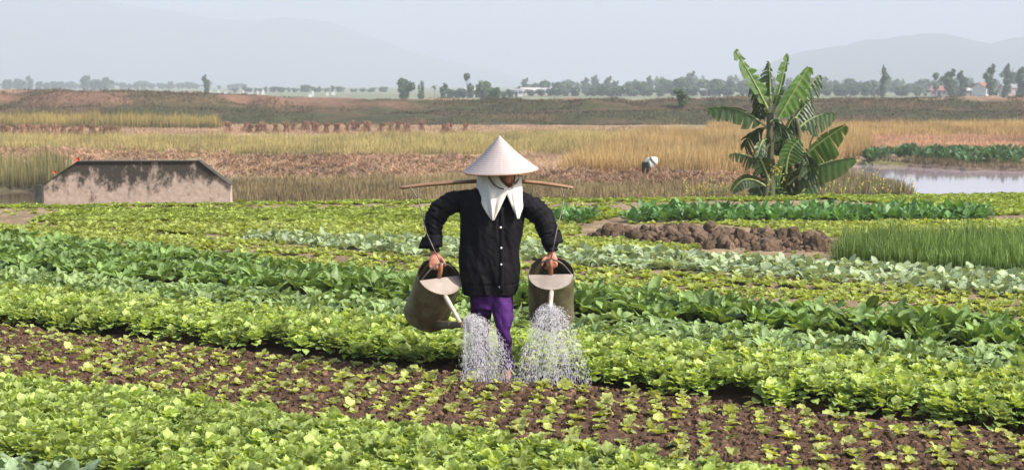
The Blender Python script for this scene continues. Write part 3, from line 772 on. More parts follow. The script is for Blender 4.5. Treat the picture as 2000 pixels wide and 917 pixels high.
def straw_lumps(pix, nc, label):
    cs = rnd_in(wpoly(pix, PLAIN), nc, g, tz); allp = []
    for c_ in cs:
        r_ = g.uniform(0.25, 0.8); m_ = int(70 * r_)
        dx = g.normal(0, r_ * 0.5, (m_, 2)) * [1, 0.8]
        allp.append(np.stack([c_[0] + dx[:, 0], c_[1] + dx[:, 1], c_[2] + 0.32 * r_ * np.exp(-(dx ** 2).sum(1) / (r_ * 0.5) ** 2)], 1))
    p = np.concatenate(allp)
    tag(add('straw_heaps', blades(p, 0.16, 0.09, (0.22, 0.12, 0.08), (0.47, 0.31, 0.20), g, 0.9, 0.3, 1), M_grass), label, 'straw', kind='stuff')
straw_lumps([(1000, 358), (1500, 366), (1480, 342), (1100, 340), (1000, 345)], 190, 'heaps of cut straw in front of the bent worker')
straw_lumps([(430, 345), (930, 345), (930, 308), (430, 305)], 330, 'tossed straw on the harvested field left of the woman')
straw_lumps([(-100, 315), (440, 312), (440, 292), (-100, 290)], 200, 'tossed straw behind the concrete wall')
# broad-leaved water plants
WAT = [plant(g, 8, (0.5, 0.8), (0.22, 0.32), (1.0, 1.45), (0.2, 1.1), 'stalk', (0.062, 0.125, 0.045), 0.2, 0.06, 5, 2, inner=False) for k in range(4)]
p = rnd_in(wpoly([(1690, 318), (1760, 310), (1850, 320), (2200, 328), (2200, 300), (1800, 296), (1690, 304)], PLAIN), 420, g, tz)
p = p[fbm(p[:, 0] * 0.5, p[:, 1] * 0.3, 2, 150) > 0.36]
field('water_taro', M_green, WAT, p, g.uniform(0.6, 1.0, len(p)), g, 'dark green broad-leaved water plants behind the pond', 'water plants')
# dyke scrub
p = rnd_in([np.array([-75, 173]), np.array([75, 173]), np.array([75, 203]), np.array([-75, 203])], 80000, g, tz)
c = fbm(p[:, 0] * 0.12, p[:, 1] * 0.3, 3, 160)
keep = (c > 0.42) & ~((p[:, 0] < -8) & (p[:, 2] > -0.6) & (c < 0.56))
p = p[keep]
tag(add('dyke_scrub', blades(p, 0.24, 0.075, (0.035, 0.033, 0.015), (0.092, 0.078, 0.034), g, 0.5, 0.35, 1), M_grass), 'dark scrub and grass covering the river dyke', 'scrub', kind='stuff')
p = rnd_in([np.array([-80, 216]), np.array([80, 216]), np.array([150, 380]), np.array([-150, 380])], 30000, g, tz)
tag(add('far_crops', blades(p, 0.55, 0.35, (0.13, 0.15, 0.065), (0.25, 0.265, 0.145), g, 0.3, 0.25, 1), M_grass), 'pale green crops on the plain beyond the dyke', 'crops', kind='stuff')

p = rnd_in([np.array([-130, 330]), np.array([-55, 330]), np.array([-75, 430]), np.array([-180, 430])], 9000, g, tz)
tag(add('far_scrub', blades(p, 1.5 * fbm(p[:, 0] * 0.1, p[:, 1] * 0.06, 3, 143), 0.7, (0.06, 0.09, 0.035), (0.12, 0.16, 0.07), g, 0.35, 0.3, 1), M_tree), 'low green scrub on the plain below the far left trees', 'scrub', kind='stuff')
# ------------------------------------------------------------------ straw sheaves standing in rows
M_straw = col_mat('straw', 0.9, 30.0, 0.35, 0.3, 0.02)
def sheaf_mesh(seed):
    q = np.random.default_rng(seed); geos = []
    nst = 46
    a = q.random(nst) * 6.28; rr = np.sqrt(q.random(nst))
    base = np.stack([0.32 * rr * np.cos(a), 0.32 * rr * np.sin(a), 0 * a], 1)
    for b, rad in zip(base, rr):
        waist = b * 0.42 + [0, 0, 0.46]; tip = b * 0.45 + q.normal(0, 0.06, 3) * [1, 1, 0] + [0, 0, 0.64 + 0.16 * q.random()]
        geos.append(tube(np.array([b, waist, tip]), [0.022, 0.018, 0.030], 3, cap=False, col=np.array([0.33, 0.19, 0.12]) * q.uniform(0.6, 1.35)))
    th = np.linspace(0, 2 * np.pi, 9)
    geos.append(tube(np.stack([0.125 * np.cos(th), 0.125 * np.sin(th), 0.46 + 0 * th], 1), 0.02, 4, ref=(0, 0, 1), cap=False, col=(0.2, 0.11, 0.07)))
    me = make_mesh('straw_sheaf', geos); me.materials.append(M_straw)
    return me
SHEAF = [sheaf_mesh(300 + k) for k in range(5)]
ORD = ['first', 'second', 'third', 'fourth', 'fifth', 'sixth', 'seventh', 'eighth', 'ninth', 'tenth', 'eleventh', 'twelfth', 'thirteenth', 'fourteenth', 'fifteenth', 'sixteenth', 'seventeenth', 'eighteenth', 'nineteenth', 'twentieth', 'twenty-first', 'twenty-second', 'twenty-third', 'twenty-fourth', 'twenty-fifth', 'twenty-sixth', 'twenty-seventh']
def sheaves(pxs, py0, py1, label, group):
    for i_, x in enumerate(pxs):
        q = at(x + g.normal(0, 3), g.uniform(py0, py1), PLAIN); q[2] = tz(q[0], q[1])
        o = bpy.data.objects.new('straw_sheaf', SHEAF[int(g.integers(5))]); COL.objects.link(o)
        o.location = tuple(q); s = g.uniform(0.9, 1.25); o.scale = (s * 1.15, s * 1.15, s)
        o.rotation_euler = (g.normal(0, 0.14), g.normal(0, 0.14), g.random() * 6.28)
        tag(o, ORD[i_] + ' ' + label, 'sheaf', group)
sheaves(np.arange(-10, 235, 9.5), 262, 267, 'sheaf from the left in the close-set straw row at far left', 'sheaves in the left row')
sheaves([442, 450, 478, 486, 500, 512, 520, 540, 550, 562, 570, 590, 600, 612, 622, 636, 655, 664, 676, 690, 700, 714, 724, 738], 255, 263, 'sheaf from the left in the loose straw row left of the hat', 'sheaves in the middle row')
sheaves([764, 772, 792, 800, 826, 868, 876, 884, 906], 256, 263, 'sheaf from the left in the thinned straw row nearest the hat', 'sheaves near the hat')

# ------------------------------------------------------------------ far trees
def crown_geo(seed, lobes, n, size, col):
    q = np.random.default_rng(seed); V = []; C = []
    lob = np.array(lobes, float); vol = lob[:, 3] * lob[:, 4] * lob[:, 5]; pr = vol ** 0.8; pr /= pr.sum()
    k = q.choice(len(lob), n, p=pr)
    d = q.normal(0, 1, (n, 3)); d /= np.linalg.norm(d, axis=1, keepdims=True)
    r = 0.45 + 0.6 * q.random((n, 1)) ** 0.6
    P = lob[k, :3] + d * r * lob[k, 3:6]
    e1 = q.normal(0, 1, (n, 3)); e1 /= np.linalg.norm(e1, axis=1, keepdims=True)
    e2 = np.cross(e1, d); e2 /= np.linalg.norm(e2, axis=1, keepdims=True) + 1e-6
    s = size * np.exp(q.normal(0, 0.3, (n, 1)))
    Vq = np.stack([P - e1 * s - e2 * s * .5, P + e1 * s - e2 * s * .6, P + e1 * s * .8 + e2 * s * .7, P - e1 * s * .7 + e2 * s * .5], 1)
    C = np.array(col) * (q.uniform(0.65, 1.4, (n, 1)) * (0.8 + 0.4 * q.random(len(lob))[k])[:, None])
    return Vq.reshape(-1, 3), np.arange(n * 4).reshape(n, 4), np.clip(np.repeat(C, 4, 0), 0, 1)
def trunk_geo(seed, h, r, limbs):
    q = np.random.default_rng(seed); geos = []
    path = spline([(0, 0, -0.3), (q.normal(0, .1), q.normal(0, .1), h * .5), (q.normal(0, .2), q.normal(0, .2), h)], 6)
    geos.append(tube(path, np.linspace(r, r * 0.35, 6), 6))
    for i in range(limbs):
        z0 = h * q.uniform(0.45, 0.9); a = q.random() * 6.28; l = h * q.uniform(0.18, 0.32)
        b = np.array([0, 0, z0]); geos.append(tube(spline([b, b + [l * .5 * math.cos(a), l * .5 * math.sin(a), l * .4], b + [l * math.cos(a), l * math.sin(a), l]], 4), np.linspace(r * .4, r * .12, 4), 5))
    return [(V, F, (0.13, 0.11, 0.09)) for V, F, c in geos]
M_barkc = col_mat('tree_bark', 0.9, 4.0)
TREES = {}
def tree_kind(key, h, lobes, n, size, col, r, limbs, seed):
    cr = make_mesh('crown', [crown_geo(seed, lobes, n, size, col)]); cr.materials.append(M_tree)
    tr = make_mesh('trunk', trunk_geo(seed + 1, h, r, limbs)); tr.materials.append(M_barkc)
    TREES.setdefault(key, []).append((cr, tr, h * 1.0))
for k in range(4):      # broad crowns, nominal height 8
    q = np.random.default_rng(500 + k)
    lob = [(q.normal(0, .5), q.normal(0, .5), 4.8, 2.4, 2.4, 2.0)] + [(q.normal(0, 1.7), q.normal(0, 1.5), q.uniform(3.2, 6.8), q.uniform(1.0, 1.7), 1.3, q.uniform(0.9, 1.4)) for i in range(7)] + [(0, 0, 2.0, 2.0, 2.0, 1.7)]
    tree_kind('broad', 5.5, lob, 1300, 0.36, (0.075, 0.125, 0.05), 0.22, 4, 510 + 10 * k)
for k in range(3):      # tall slender crowns
    q = np.random.default_rng(540 + k)
    lob = [(q.normal(0, .3), q.normal(0, .3), z, w, w, 1.0) for z, w in ((1.5, 0.9), (3.0, 0.9), (4.4, 1.0), (5.6, 1.15), (6.8, 0.8), (7.5, 0.45))]
    tree_kind('tall', 7.0, lob, 700, 0.27, (0.075, 0.11, 0.055), 0.16, 3, 550 + 10 * k)
for k in range(2):      # feathery bamboo clumps
    q = np.random.default_rng(580 + k)
    lob = [(q.normal(0, 1.3), q.normal(0, 1.0), q.uniform(4, 6.4), 0.6, 0.6, 1.7) for i in range(8)] + [(0, 0, 2.2, 1.7, 1.5, 1.8)]
    tree_kind('bamboo', 4.0, lob, 900, 0.26, (0.12, 0.17, 0.07), 0.14, 5, 590 + 10 * k)
for k in range(2):      # bare-stemmed tree with a small round head
    lob = [(0.1, 0, 6.9, 0.95, 0.9, 0.9), (0.3, 0.1, 6.0, 0.5, 0.5, 0.5), (-0.9, 0, 3.6, 1.0, 0.9, 1.1)]
    tree_kind('stem', 6.8, lob, 420, 0.24, (0.09, 0.125, 0.07), 0.13, 2, 620 + 10 * k)
def palm():
    geos = []; q = np.random.default_rng(640)
    for i in range(16):
        a = i * 2.4; e = q.uniform(-0.3, 1.1)
        V, F, C = leaf(q, 2.2, 0.7, e, e - 1.7, 6, 2, 'oval', -0.4, 0.05, (0.08, 0.115, 0.05))
        geos.append((V @ rotz(a).T + [0, 0, 6.6], F, C))
    cr = make_mesh('crown', geos); cr.materials.append(M_tree)
    tr = make_mesh('trunk', [tube(spline([(0, 0, -.3), (.1, 0, 3.3), (0, 0, 6.6)], 6), [0.2, .15, .13, .12, .11, .12], 6, col=(0.15, 0.12, 0.1))]); tr.materials.append(M_barkc)
    TREES['palm'] = [(cr, tr, 6.6)]
palm()
def tree(kind, px, top, D, label, group=None, wid=1.0):
    base = np.array([(px - 1000) / FPX * D, D, 0.0]); base[2] = float(terrain(base[0:1], base[1:2])[0])
    h = atY(px, top, D)[2] - base[2]; s = h / 8.0
    cr, tr, _ = TREES[kind][int(g.integers(len(TREES[kind])))]
    o = thing({'broad': 'broadleaf_tree', 'tall': 'slender_tree', 'bamboo': 'bamboo_clump', 'stem': 'bare_stemmed_tree', 'palm': 'palm_tree'}[kind], label, 'bamboo' if kind == 'bamboo' else 'tree', base, group)
    o.scale = (s * wid, s * wid, s); o.rotation_euler = (0, 0, g.random() * 6.28)
    link('trunk', tr, None, o); link('crown', cr, None, o)
for x in range(-30, 480, 12): tree('broad', x + g.normal(0, 4), 162 + g.normal(0, 3), 1550, 'faint tree of the hazy belt along the far left horizon', 'far left tree belt', 1.9)
for x in range(1015, 2060, 13): tree(('broad', 'bamboo', 'tall')[int(g.integers(3))], x + g.normal(0, 5), 162 + g.normal(0, 5) - 8 * max(0, (x - 1700) / 350), 820, 'hazy tree at the back of the village grove', 'back of the village grove', 1.7)
# lone and near ones
tree('broad', 790, 149, 430, 'round-headed tree standing alone left of the hat on the skyline', wid=0.85)
tree('bamboo', 823, 157, 440, 'pale feathery tree next to the lone round-headed tree', wid=0.8)
tree('palm', 849, 163, 450, 'small palm sticking up between low trees left of the hat', wid=0.9)
tree('tall', 866, 164, 450, 'pointed dark tree right of the small palm', wid=1.5)
tree('stem', 913, 141, 440, 'tall thin bare-stemmed tree above the hat')
tree('broad', 946, 156, 420, 'rounded tree beside the white house above the hat')
tree('broad', 965, 168, 330, 'low dark tree with yellow-green top right above the hat', wid=0.8)
tree('tall', 405, 148, 620, 'tall dark solitary tree on the far left skyline', wid=1.1)
for x, top in ((15, 154), (40, 152)): tree('broad', x, top, 1250, 'faint blue tree in the hazy row at the left edge', 'hazy trees at the left edge', 1.3)
tree('tall', 62, 149, 1200, 'pointed hazy tree second group from the left edge', wid=1.5)
for x, top, w in ((78, 158, 1.2), (92, 160, 1.2), (118, 158, 1.3), (108, 158, 1.2)): tree('broad', x, top, 1250, 'low faint tree in the hazy left clump', 'low hazy trees at left', w)
tree('broad', 168, 146, 1100, 'tall hazy tree at the left end of the dense far clump', wid=0.9)
for x, top in ((185, 153), (198, 154), (210, 150)): tree('broad', x, top, 1150, 'hazy tree in the dense far clump', 'trees of the dense far clump')
for x, top in ((242, 160), (256, 162), (270, 158), (283, 160), (300, 163), (320, 163), (334, 158), (350, 162), (372, 160), (386, 165), (430, 166), (448, 165)): tree('broad', x, top, 1400, 'small hazy tree in the thin row left of the solitary tall tree', 'small far trees left', 1.1)
for x in range(465, 760, 11): tree('broad' if x % 2 else 'tall', x + g.normal(0, 3), 170 + g.normal(0, 2.0) + (4 if 670 < x < 700 else 0), 900, 'tiny hazy tree in the long far belt between the lone trees', 'far tree belt', 2.2)
for x in range(880, 1010, 13): tree('broad', x, 175 + g.normal(0, 3), 520, 'low tree in the hedge line above the hat', 'low trees above the hat', 1.4)
# village grove on the right
tops = [(1010, 170), (1030, 160), (1045, 158), (1062, 156), (1080, 161), (1095, 158), (1112, 162), (1128, 160), (1145, 163), (1160, 154), (1172, 160), (1188, 157), (1205, 160), (1222, 165), (1240, 163), (1256, 156), (1270, 152), (1286, 150), (1300, 148), (1316, 156), (1330, 155), (1343, 146), (1358, 152), (1374, 156), (1390, 160), (1404, 158), (1420, 150), (1432, 140), (1448, 146), (1465, 152), (1485, 150), (1510, 155), (1540, 158), (1570, 152), (1590, 155), (1610, 160), (1628, 152), (1645, 158), (1660, 160), (1680, 158), (1700, 162), (1745, 154), (1760, 160), (1790, 158), (1815, 156), (1840, 150), (1862, 148), (1890, 152), (1925, 155), (1960, 150), (1985, 142), (2010, 140), (2030, 138), (2050, 146)]
for i, (x, top) in enumerate(tops):
    tree(('broad', 'tall', 'bamboo', 'broad', 'tall')[i % 5], x + g.normal(0, 2), top + g.normal(0, 4.5), 660 + 70 * ((i * 7) % 5), 'green tree in the long village grove on the right skyline', 'village grove', (1.4, 1.5, 1.35, 1.5, 1.7)[i % 5])
for x in range(1020, 2060, 17):
    tree('broad', x + g.normal(0, 4), 172 + g.normal(0, 5), 600, 'low bushy tree along the foot of the village grove', 'grove undergrowth', 1.9)
tree('tall', 1724, 131, 480, 'slim dark tree rising highest in the grove right of the banana', wid=0.75)
tree('stem', 1825, 140, 500, 'thin tree with a small head between the two pink houses')
tree('tall', 1853, 139, 490, 'dark pointed tree behind the left pink house', wid=1.6)
tree('tall', 1878, 141, 500, 'slender green tree left of the red-roofed house', wid=1.2)
tree('tall', 1932, 130, 470, 'tall forked tree behind the red-roofed house', wid=1.1)
tree('tall', 1965, 128, 480, 'tall slim green tree near the right edge', wid=0.9)
tree('broad', 1998, 128, 470, 'big dark tree cut by the right edge', wid=0.9)
# bush on the dyke
b = at(1333, 238, PLAIN); b[2] = float(terrain(b[0:1], b[1:2])[0])
bush = thing('bush', 'round green bush growing on the dyke left of the banana', 'bush', b)
bush.scale = (0.22, 0.22, 0.25)
link('trunk', TREES['broad'][1][1], None, bush); link('crown', TREES['broad'][1][0], None, bush)

# ------------------------------------------------------------------ village houses
M_white = plain_mat('whitewash', (0.62, 0.60, 0.57), 0.85, noise=1.5, amp=0.12)
M_pink = plain_mat('pink_plaster', (0.50, 0.38, 0.36), 0.85, noise=1.5, amp=0.15)
M_tile = plain_mat('red_tiles', (0.33, 0.13, 0.10), 0.8, noise=3, amp=0.25)
M_grey = plain_mat('grey_roof', (0.28, 0.27, 0.28), 0.8, noise=3, amp=0.2)
M_thatch = plain_mat('pale_roof', (0.45, 0.43, 0.42), 0.8, noise=3, amp=0.2)
M_hole = plain_mat('dark_opening', (0.05, 0.045, 0.05), 0.7, noise=3, amp=0.2)
def house(px, D, w, d, h, rh, yaw, wm, rm, label, nwin=2, sink=0.0):
    D *= 1.28; w *= 1.28; d *= 1.28; h *= 1.2; rh *= 1.28
    b = np.array([(px - 1000) / FPX * D, D, 0.0]); b[2] = float(terrain(b[0:1], b[1:2])[0]) - sink
    o = thing('village_house', label, 'house', b); o.rotation_euler = (0, 0, yaw)
    def part(name, geo, m, par=None):
        me = make_mesh(name, geo if isinstance(geo, list) else [geo], False); return link(name, me, m, par or o)
    V = np.array([[-w / 2, -d / 2, 0], [w / 2, -d / 2, 0], [w / 2, d / 2, 0], [-w / 2, d / 2, 0], [-w / 2, -d / 2, h], [w / 2, -d / 2, h], [w / 2, d / 2, h], [-w / 2, d / 2, h], [-w / 2, 0, h + rh], [w / 2, 0, h + rh]], float)
    part('wall', (V, [np.array([[0, 1, 5, 4], [1, 2, 6, 5], [2, 3, 7, 6], [3, 0, 4, 7]]), np.array([[5, 6, 9], [7, 4, 8]])], None), wm)
    e = 0.35; t = 0.12
    sl = rh / (d / 2)
    geos = []
    for sgn in (-1, 1):
        y1 = sgn * (d / 2 + e); z1 = h - sl * e
        A = np.array([[-w / 2 - e, 0, h + rh + .05], [w / 2 + e, 0, h + rh + .05], [w / 2 + e, y1, z1 + .05], [-w / 2 - e, y1, z1 + .05]])
        B = A + [0, 0, t]
        geos.append((np.concatenate([A, B]), np.array([[0, 1, 2, 3], [4, 7, 6, 5], [0, 4, 5, 1], [1, 5, 6, 2], [2, 6, 7, 3], [3, 7, 4, 0]]), None))
    part('roof', geos, rm)
    part('door', box(-0.5, 0.5, -d / 2 - 0.06, -d / 2 - 0.01, 0, 2.0), M_hole)
    for i in range(nwin):
        x = (-1) ** i * w * 0.3
        wi = part('window', box(x - 0.5, x + 0.5, -d / 2 - 0.05, -d / 2 - 0.01, 1.0, 2.0), M_hole)
        part('window_frame', [box(x - 0.56, x + 0.56, -d / 2 - 0.09, -d / 2 - 0.055, 0.94, 1.0), box(x - 0.03, x + 0.03, -d / 2 - 0.085, -d / 2 - 0.056, 1.0, 2.0)], wm, wi)
    return o
house(1918, 430, 3.4, 4.2, 2.3, 1.1, R(38), M_white, M_tile, 'small white house with bright red tiled roof near the right edge')
house(1889, 436, 3.2, 3.2, 1.7, 0.5, R(10), M_pink, M_thatch, 'low pinkish hut touching the red-roofed house on its left')
house(1834, 450, 4.0, 4.0, 1.7, 1.0, R(-20), M_pink, M_tile, 'pink house half hidden in trees, second to the left of the red roof')
house(1978, 440, 6.0, 4.0, 2.3, 0.8, R(5), M_pink, M_grey, 'long dull mauve house at the right edge')
house(1035, 500, 5.0, 4.0, 1.2, 0.9, R(15), M_pink, M_thatch, 'white house with pale roof just right of the hat tip')
house(1056, 505, 3.5, 4.0, 1.2, 0.8, R(-8), M_pink, M_thatch, 'smaller white house right of the pale-roofed one')
house(1008, 460, 3.5, 3.0, 1.3, 0.6, R(0), M_white, M_grey, 'whitish hut directly over the hat')
house(915, 440, 3.6, 3.0, 1.5, 0.6, R(12), M_white, M_thatch, 'small white house under the thin bare-stemmed tree')
house(1205, 470, 3.2, 3.0, 1.4, 0.7, R(25), M_white, M_grey, 'tiny white house in the grove left of the banana')
house(1385, 470, 4.2, 3.2, 1.2, 0.7, R(-12), M_white, M_grey, 'low white house in the grove close to the banana leaves')
house(1402, 480, 2.6, 3.0, 1.5, 0.6, R(5), M_white, M_thatch, 'narrow white house nearest the banana leaves')
M_tomb = plain_mat('tomb_white', (0.66, 0.65, 0.64), 0.8, noise=2, amp=0.1)
tb = [make_mesh('tombstone', [box(-w / 2, w / 2, -.3, .3, 0, h), box(-w / 2 - .15, w / 2 + .15, -.5, .5, -.3, .25), (np.array([[-w / 2, -.3, h], [w / 2, -.3, h], [w / 2, .3, h], [-w / 2, .3, h], [0, -.3, h + .5], [0, .3, h + .5]], float), [np.array([[0, 1, 4], [2, 3, 5]]), np.array([[1, 2, 5, 4], [3, 0, 4, 5]])], None)], False) for w, h in ((0.9, 1.2), (1.3, 0.9), (0.7, 1.7))]
for me in tb: me.materials.append(M_tomb)
for i, x in enumerate([18, 36, 397, 414, 423, 428, 433, 443, 455, 464, 470, 477, 486, 493, 505, 515, 606, 612, 640, 652]):
    D = 560 + 40 * (i % 4)
    o = bpy.data.objects.new('white_tomb', tb[i % 3]); COL.objects.link(o)
    X = (x - 1000) / FPX * D
    o.location = (X, D, float(terrain(np.array([X]), np.array([float(D)]))[0])); s = 0.7 + 0.4 * g.random(); o.scale = (s, s, s)
    tag(o, ORD[i] + ' tiny white tomb from the left below the far trees', 'tomb', 'white tombs on the plain')

# ------------------------------------------------------------------ hills
M_hill = col_mat('hill', 0.95, 0.02, 0.25, 0.0)
def hill(name, pts, D, depth, label, seed):
    pts = np.array(pts, float)
    xs = np.linspace(pts[0, 0], pts[-1, 0], 260)
    top = np.interp(xs, pts[:, 0], pts[:, 1])
    t = np.linspace(0, 1, 26)
    X = (xs - 1000) / FPX * D
    Hh = np.array([atY(a, b, D)[2] for a, b in zip(xs, top)])
    T, XX = np.meshgrid(t, X, indexing='ij')
    prof = np.where(T < 0.6, smooth(0, 0.6, T), 1 - smooth(0.6, 1.0, T))
    rough = 1 + 0.5 * (fbm(XX * 0.004 + seed, T * 5 + seed, 4, seed) - 0.5) * (1 - np.abs(T - 0.6) / 0.6) * (np.abs(T - 0.6) > 0.02)
    Z = -6 + (Hh[None] + 6) * prof * rough + 0.02 * Hh[None] * (fbm(XX * 0.02, T * 9, 3, seed + 5) - 0.5)
    Y = D + (T - 0.6) * depth
    C = np.array([0.055, 0.075, 0.05]) * (0.7 + 0.6 * fbm(XX * 0.003, T * 4, 3, seed + 9))[..., None]
    o = add(name, (np.stack([XX, Y, Z], -1).reshape(-1, 3), grid_faces(*XX.shape), C.reshape(-1, 3)), M_hill)
    return tag(o, label, 'hills', kind='structure')
hill('hills', [(1380, 168), (1450, 150), (1530, 118), (1580, 106), (1650, 99), (1700, 87), (1745, 84), (1780, 76), (1830, 70), (1880, 77), (1930, 85), (1970, 75), (2050, 62), (2300, 70), (2700, 120), (3000, 168)], 3600, 1500, 'pale blue hill range behind the village on the right', 3)
hill('mountains', [(-2200, 160), (-1500, -40), (-600, -30), (-100, -25), (100, -5), (250, 12), (340, 22), (430, 38), (490, 42), (560, 33), (640, 42), (720, 70), (800, 100), (900, 125), (1050, 160), (1150, 168)], 5500, 2500, 'very faint blue mountain range filling the left sky', 5)
# ------------------------------------------------------------------ concrete wall at the garden edge
def stained_concrete():
    m, nt, out = nodes('stained_concrete'); L = nt.links.new
    geo = N(nt, 'ShaderNodeNewGeometry')
    sep = N(nt, 'ShaderNodeSeparateXYZ'); L(geo.outputs['Position'], sep.inputs[0])
    nz = N(nt, 'ShaderNodeTexNoise', i_Scale=1.6, i_Detail=8.0, i_Roughness=0.68); L(geo.outputs['Position'], nz.inputs['Vector'])
    mp = N(nt, 'ShaderNodeMapping'); mp.inputs['Scale'].default_value = (2.2, 2.2, 1.3); L(geo.outputs['Position'], mp.inputs[0])
    nz2 = N(nt, 'ShaderNodeTexNoise', i_Scale=2.2, i_Detail=8.0, i_Roughness=0.7); L(mp.outputs[0], nz2.inputs['Vector'])
    nz3 = N(nt, 'ShaderNodeTexNoise', i_Scale=14.0, i_Detail=6.0); L(geo.outputs['Position'], nz3.inputs['Vector'])
    # mould creeps down from the top edge in runs
    a = N(nt, 'ShaderNodeMath', operation='MULTIPLY_ADD'); L(sep.outputs['Z'], a.inputs[0]); a.inputs[1].default_value = 1.35; a.inputs[2].default_value = -0.97
    b = N(nt, 'ShaderNodeMath', operation='MULTIPLY_ADD'); L(nz2.outputs[0], b.inputs[0]); b.inputs[1].default_value = 2.6; L(a.outputs[0], b.inputs[2])
    cc = N(nt, 'ShaderNodeMath', operation='MULTIPLY_ADD'); L(nz.outputs[0], cc.inputs[0]); cc.inputs[1].default_value = 1.5; L(b.outputs[0], cc.inputs[2])
    mr = N(nt, 'ShaderNodeMapRange'); mr.inputs['From Min'].default_value = 1.35; mr.inputs['From Max'].default_value = 1.75; L(cc.outputs[0], mr.inputs['Value'])
    cr = N(nt, 'ShaderNodeValToRGB'); L(nz3.outputs[0], cr.inputs[0])
    cr.color_ramp.elements[0].position = 0.3; cr.color_ramp.elements[1].position = 0.75
    cr.color_ramp.elements[0].color = (0.33, 0.25, 0.20, 1); cr.color_ramp.elements[1].color = (0.45, 0.36, 0.30, 1)
    mx = N(nt, 'ShaderNodeMix', data_type='RGBA'); L(mr.outputs[0], mx.inputs['Factor']); L(cr.outputs[0], mx.inputs['A']); mx.inputs['B'].default_value = (0.042, 0.036, 0.028, 1)
    pr = N(nt, 'ShaderNodeBsdfPrincipled', i_Roughness=0.92); L(mx.outputs['Result'], pr.inputs['Base Color'])
    bp = N(nt, 'ShaderNodeBump', i_Strength=0.4, i_Distance=0.02); L(nz3.outputs[0], bp.inputs['Height']); L(bp.outputs[0], pr.inputs['Normal'])
    L(pr.outputs[0], out.inputs[0]); return m
M_conc = stained_concrete()
WY = 28.35
prof = [atY(a, b, WY) for a, b in ((82, 420), (83, 362), (152, 316), (388, 315), (449, 361), (452, 420))]
wall = thing('concrete_wall', 'low concrete wall with sloped shoulders and black mould on top', 'wall', (prof[0] + prof[-1]) / 2 * [1, 1, 0] + [0, 0, -0.8])
def prism(poly, y0, y1, sub=24):
    P = np.array([[p[0], p[2]] for p in poly]); n = len(P)
    V = np.concatenate([np.stack([P[:, 0], np.full(n, y0), P[:, 1]], 1), np.stack([P[:, 0], np.full(n, y1), P[:, 1]], 1)])
    F = [np.array([list(range(n))]), np.array([list(range(2 * n - 1, n - 1, -1))]), np.array([[i, i + n, (i + 1) % n + n, (i + 1) % n] for i in range(n)])]
    return V, F, None
for q in (0, -1): prof[q][2] = -0.9
add('wall_panel', prism(prof, WY, WY + 0.22), M_conc, wall, False)
cop = []
for a, b in zip(prof[1:-2], prof[2:-1]):
    d = (b - a) / np.linalg.norm(b - a); nn = np.array([-d[2], 0, d[0]]); nn = nn if nn[2] > 0 else -nn
    cop.append(prism([a - d * .01, b + d * .01, b + d * .01 + nn * .012, a - d * .01 + nn * .012], WY - 0.03, WY + 0.25))
add('coping', cop, plain_mat('mouldy_coping', (0.05, 0.045, 0.036), 0.9, noise=9, amp=.4), wall, False)
q0 = atY(68, 361, WY - .1); q1 = atY(82, 361, WY - .1)
pst = prism([q0 * [1, 1, 0] + [0, 0, -.9], q1 * [1, 1, 0] + [0, 0, -.9], q1, q0 + [0, 0, -.01]], WY - 0.12, WY + 0.5)
add('end_post', pst, plain_mat('mossy_post', (0.045, 0.05, 0.04), 0.9, noise=9, amp=.4), wall, False)
M_redfl = plain_mat('red_petals', (0.55, 0.03, 0.02), 0.5)
M_stem = plain_mat('green_stem', (0.10, 0.19, 0.05), 0.6)
for (fx, fy, sz, lab) in ((152, 313, 1.0, 'red flower poking over the top left corner of the wall'), (107, 337, 0.7, 'small red flower beside the left slope of the wall')):
    c = atY(fx, fy, WY + .38)
    o = thing('red_flower', lab, 'flower', c * [1, 1, 0] + [0, 0, -.6])
    add('stem', tube(spline([c * [1, 1, 0] + [0, 0, -.6], c + [.04, 0, -.2], c], 6), 0.008, 5), M_stem, o)
    for k in range(7):
        V, F, C = leaf(g, 0.055 * sz, 0.035 * sz, 0.2, 0.9, 3, 2, 'round', .2, .05, (1, 1, 1))
        add('petal', (V @ rotz(k * 2.4).T @ np.array([[1, 0, 0], [0, .4, -.9], [0, .9, .4]]).T + c, F, None), M_redfl, o)
    for k in range(3):
        V, F, C = leaf(g, 0.12, 0.05, 0.6, -.2, 4, 2, 'oval', .2, .05, (0.25, 0.33, 0.08))
        add('leaf', (V @ rotz(k * 2.2).T + c + [0, 0, -.12], F, C), M_green, o)

# ------------------------------------------------------------------ banana plant
M_ban = leaf_mat('banana_leaf', 0.35, 0.38, spec=0.5, var=0.12, tcol=(1.3, 1.25, 0.5), noise=6.0)
M_rib = plain_mat('banana_rib', (0.22, 0.27, 0.10), 0.5, noise=8)
M_pst = plain_mat('banana_stem', (0.09, 0.105, 0.045), 0.6, noise=7, col2=(0.05, 0.042, 0.024), stretch=(1, 1, .25))
BY0 = 29.9
def bp3(x, y, dy=0.0): return atY(1380 + x / 2.777, 80 + y / 2.777, BY0 + dy)
ban = thing('banana_plant', 'clump of tattered banana plants standing at the far garden edge', 'banana plant', bp3(350, 880) * [1, 1, 0] + [0, 0, -0.5])
for pts, r0, r1 in (([(352, 900), (350, 760), (345, 600), (342, 480), (347, 390)], .085, .05), ([(470, 880, .25), (500, 760, .25), (490, 620, .25), (500, 520, .2), (488, 420, .2)], .07, .04), ([(310, 890, -.2), (330, 760, -.2), (322, 660, -.2)], .05, .03), ([(560, 560, .3), (585, 500, .3), (600, 450, .3)], .014, .008)):
    P = spline([bp3(*p) for p in pts], 12); P[0, 2] -= .3
    add('stem', tube(P, np.linspace(r0, r1, 12) * (1 + 0.12 * np.sin(np.arange(12) * 2.1)), 9), M_pst, ban)
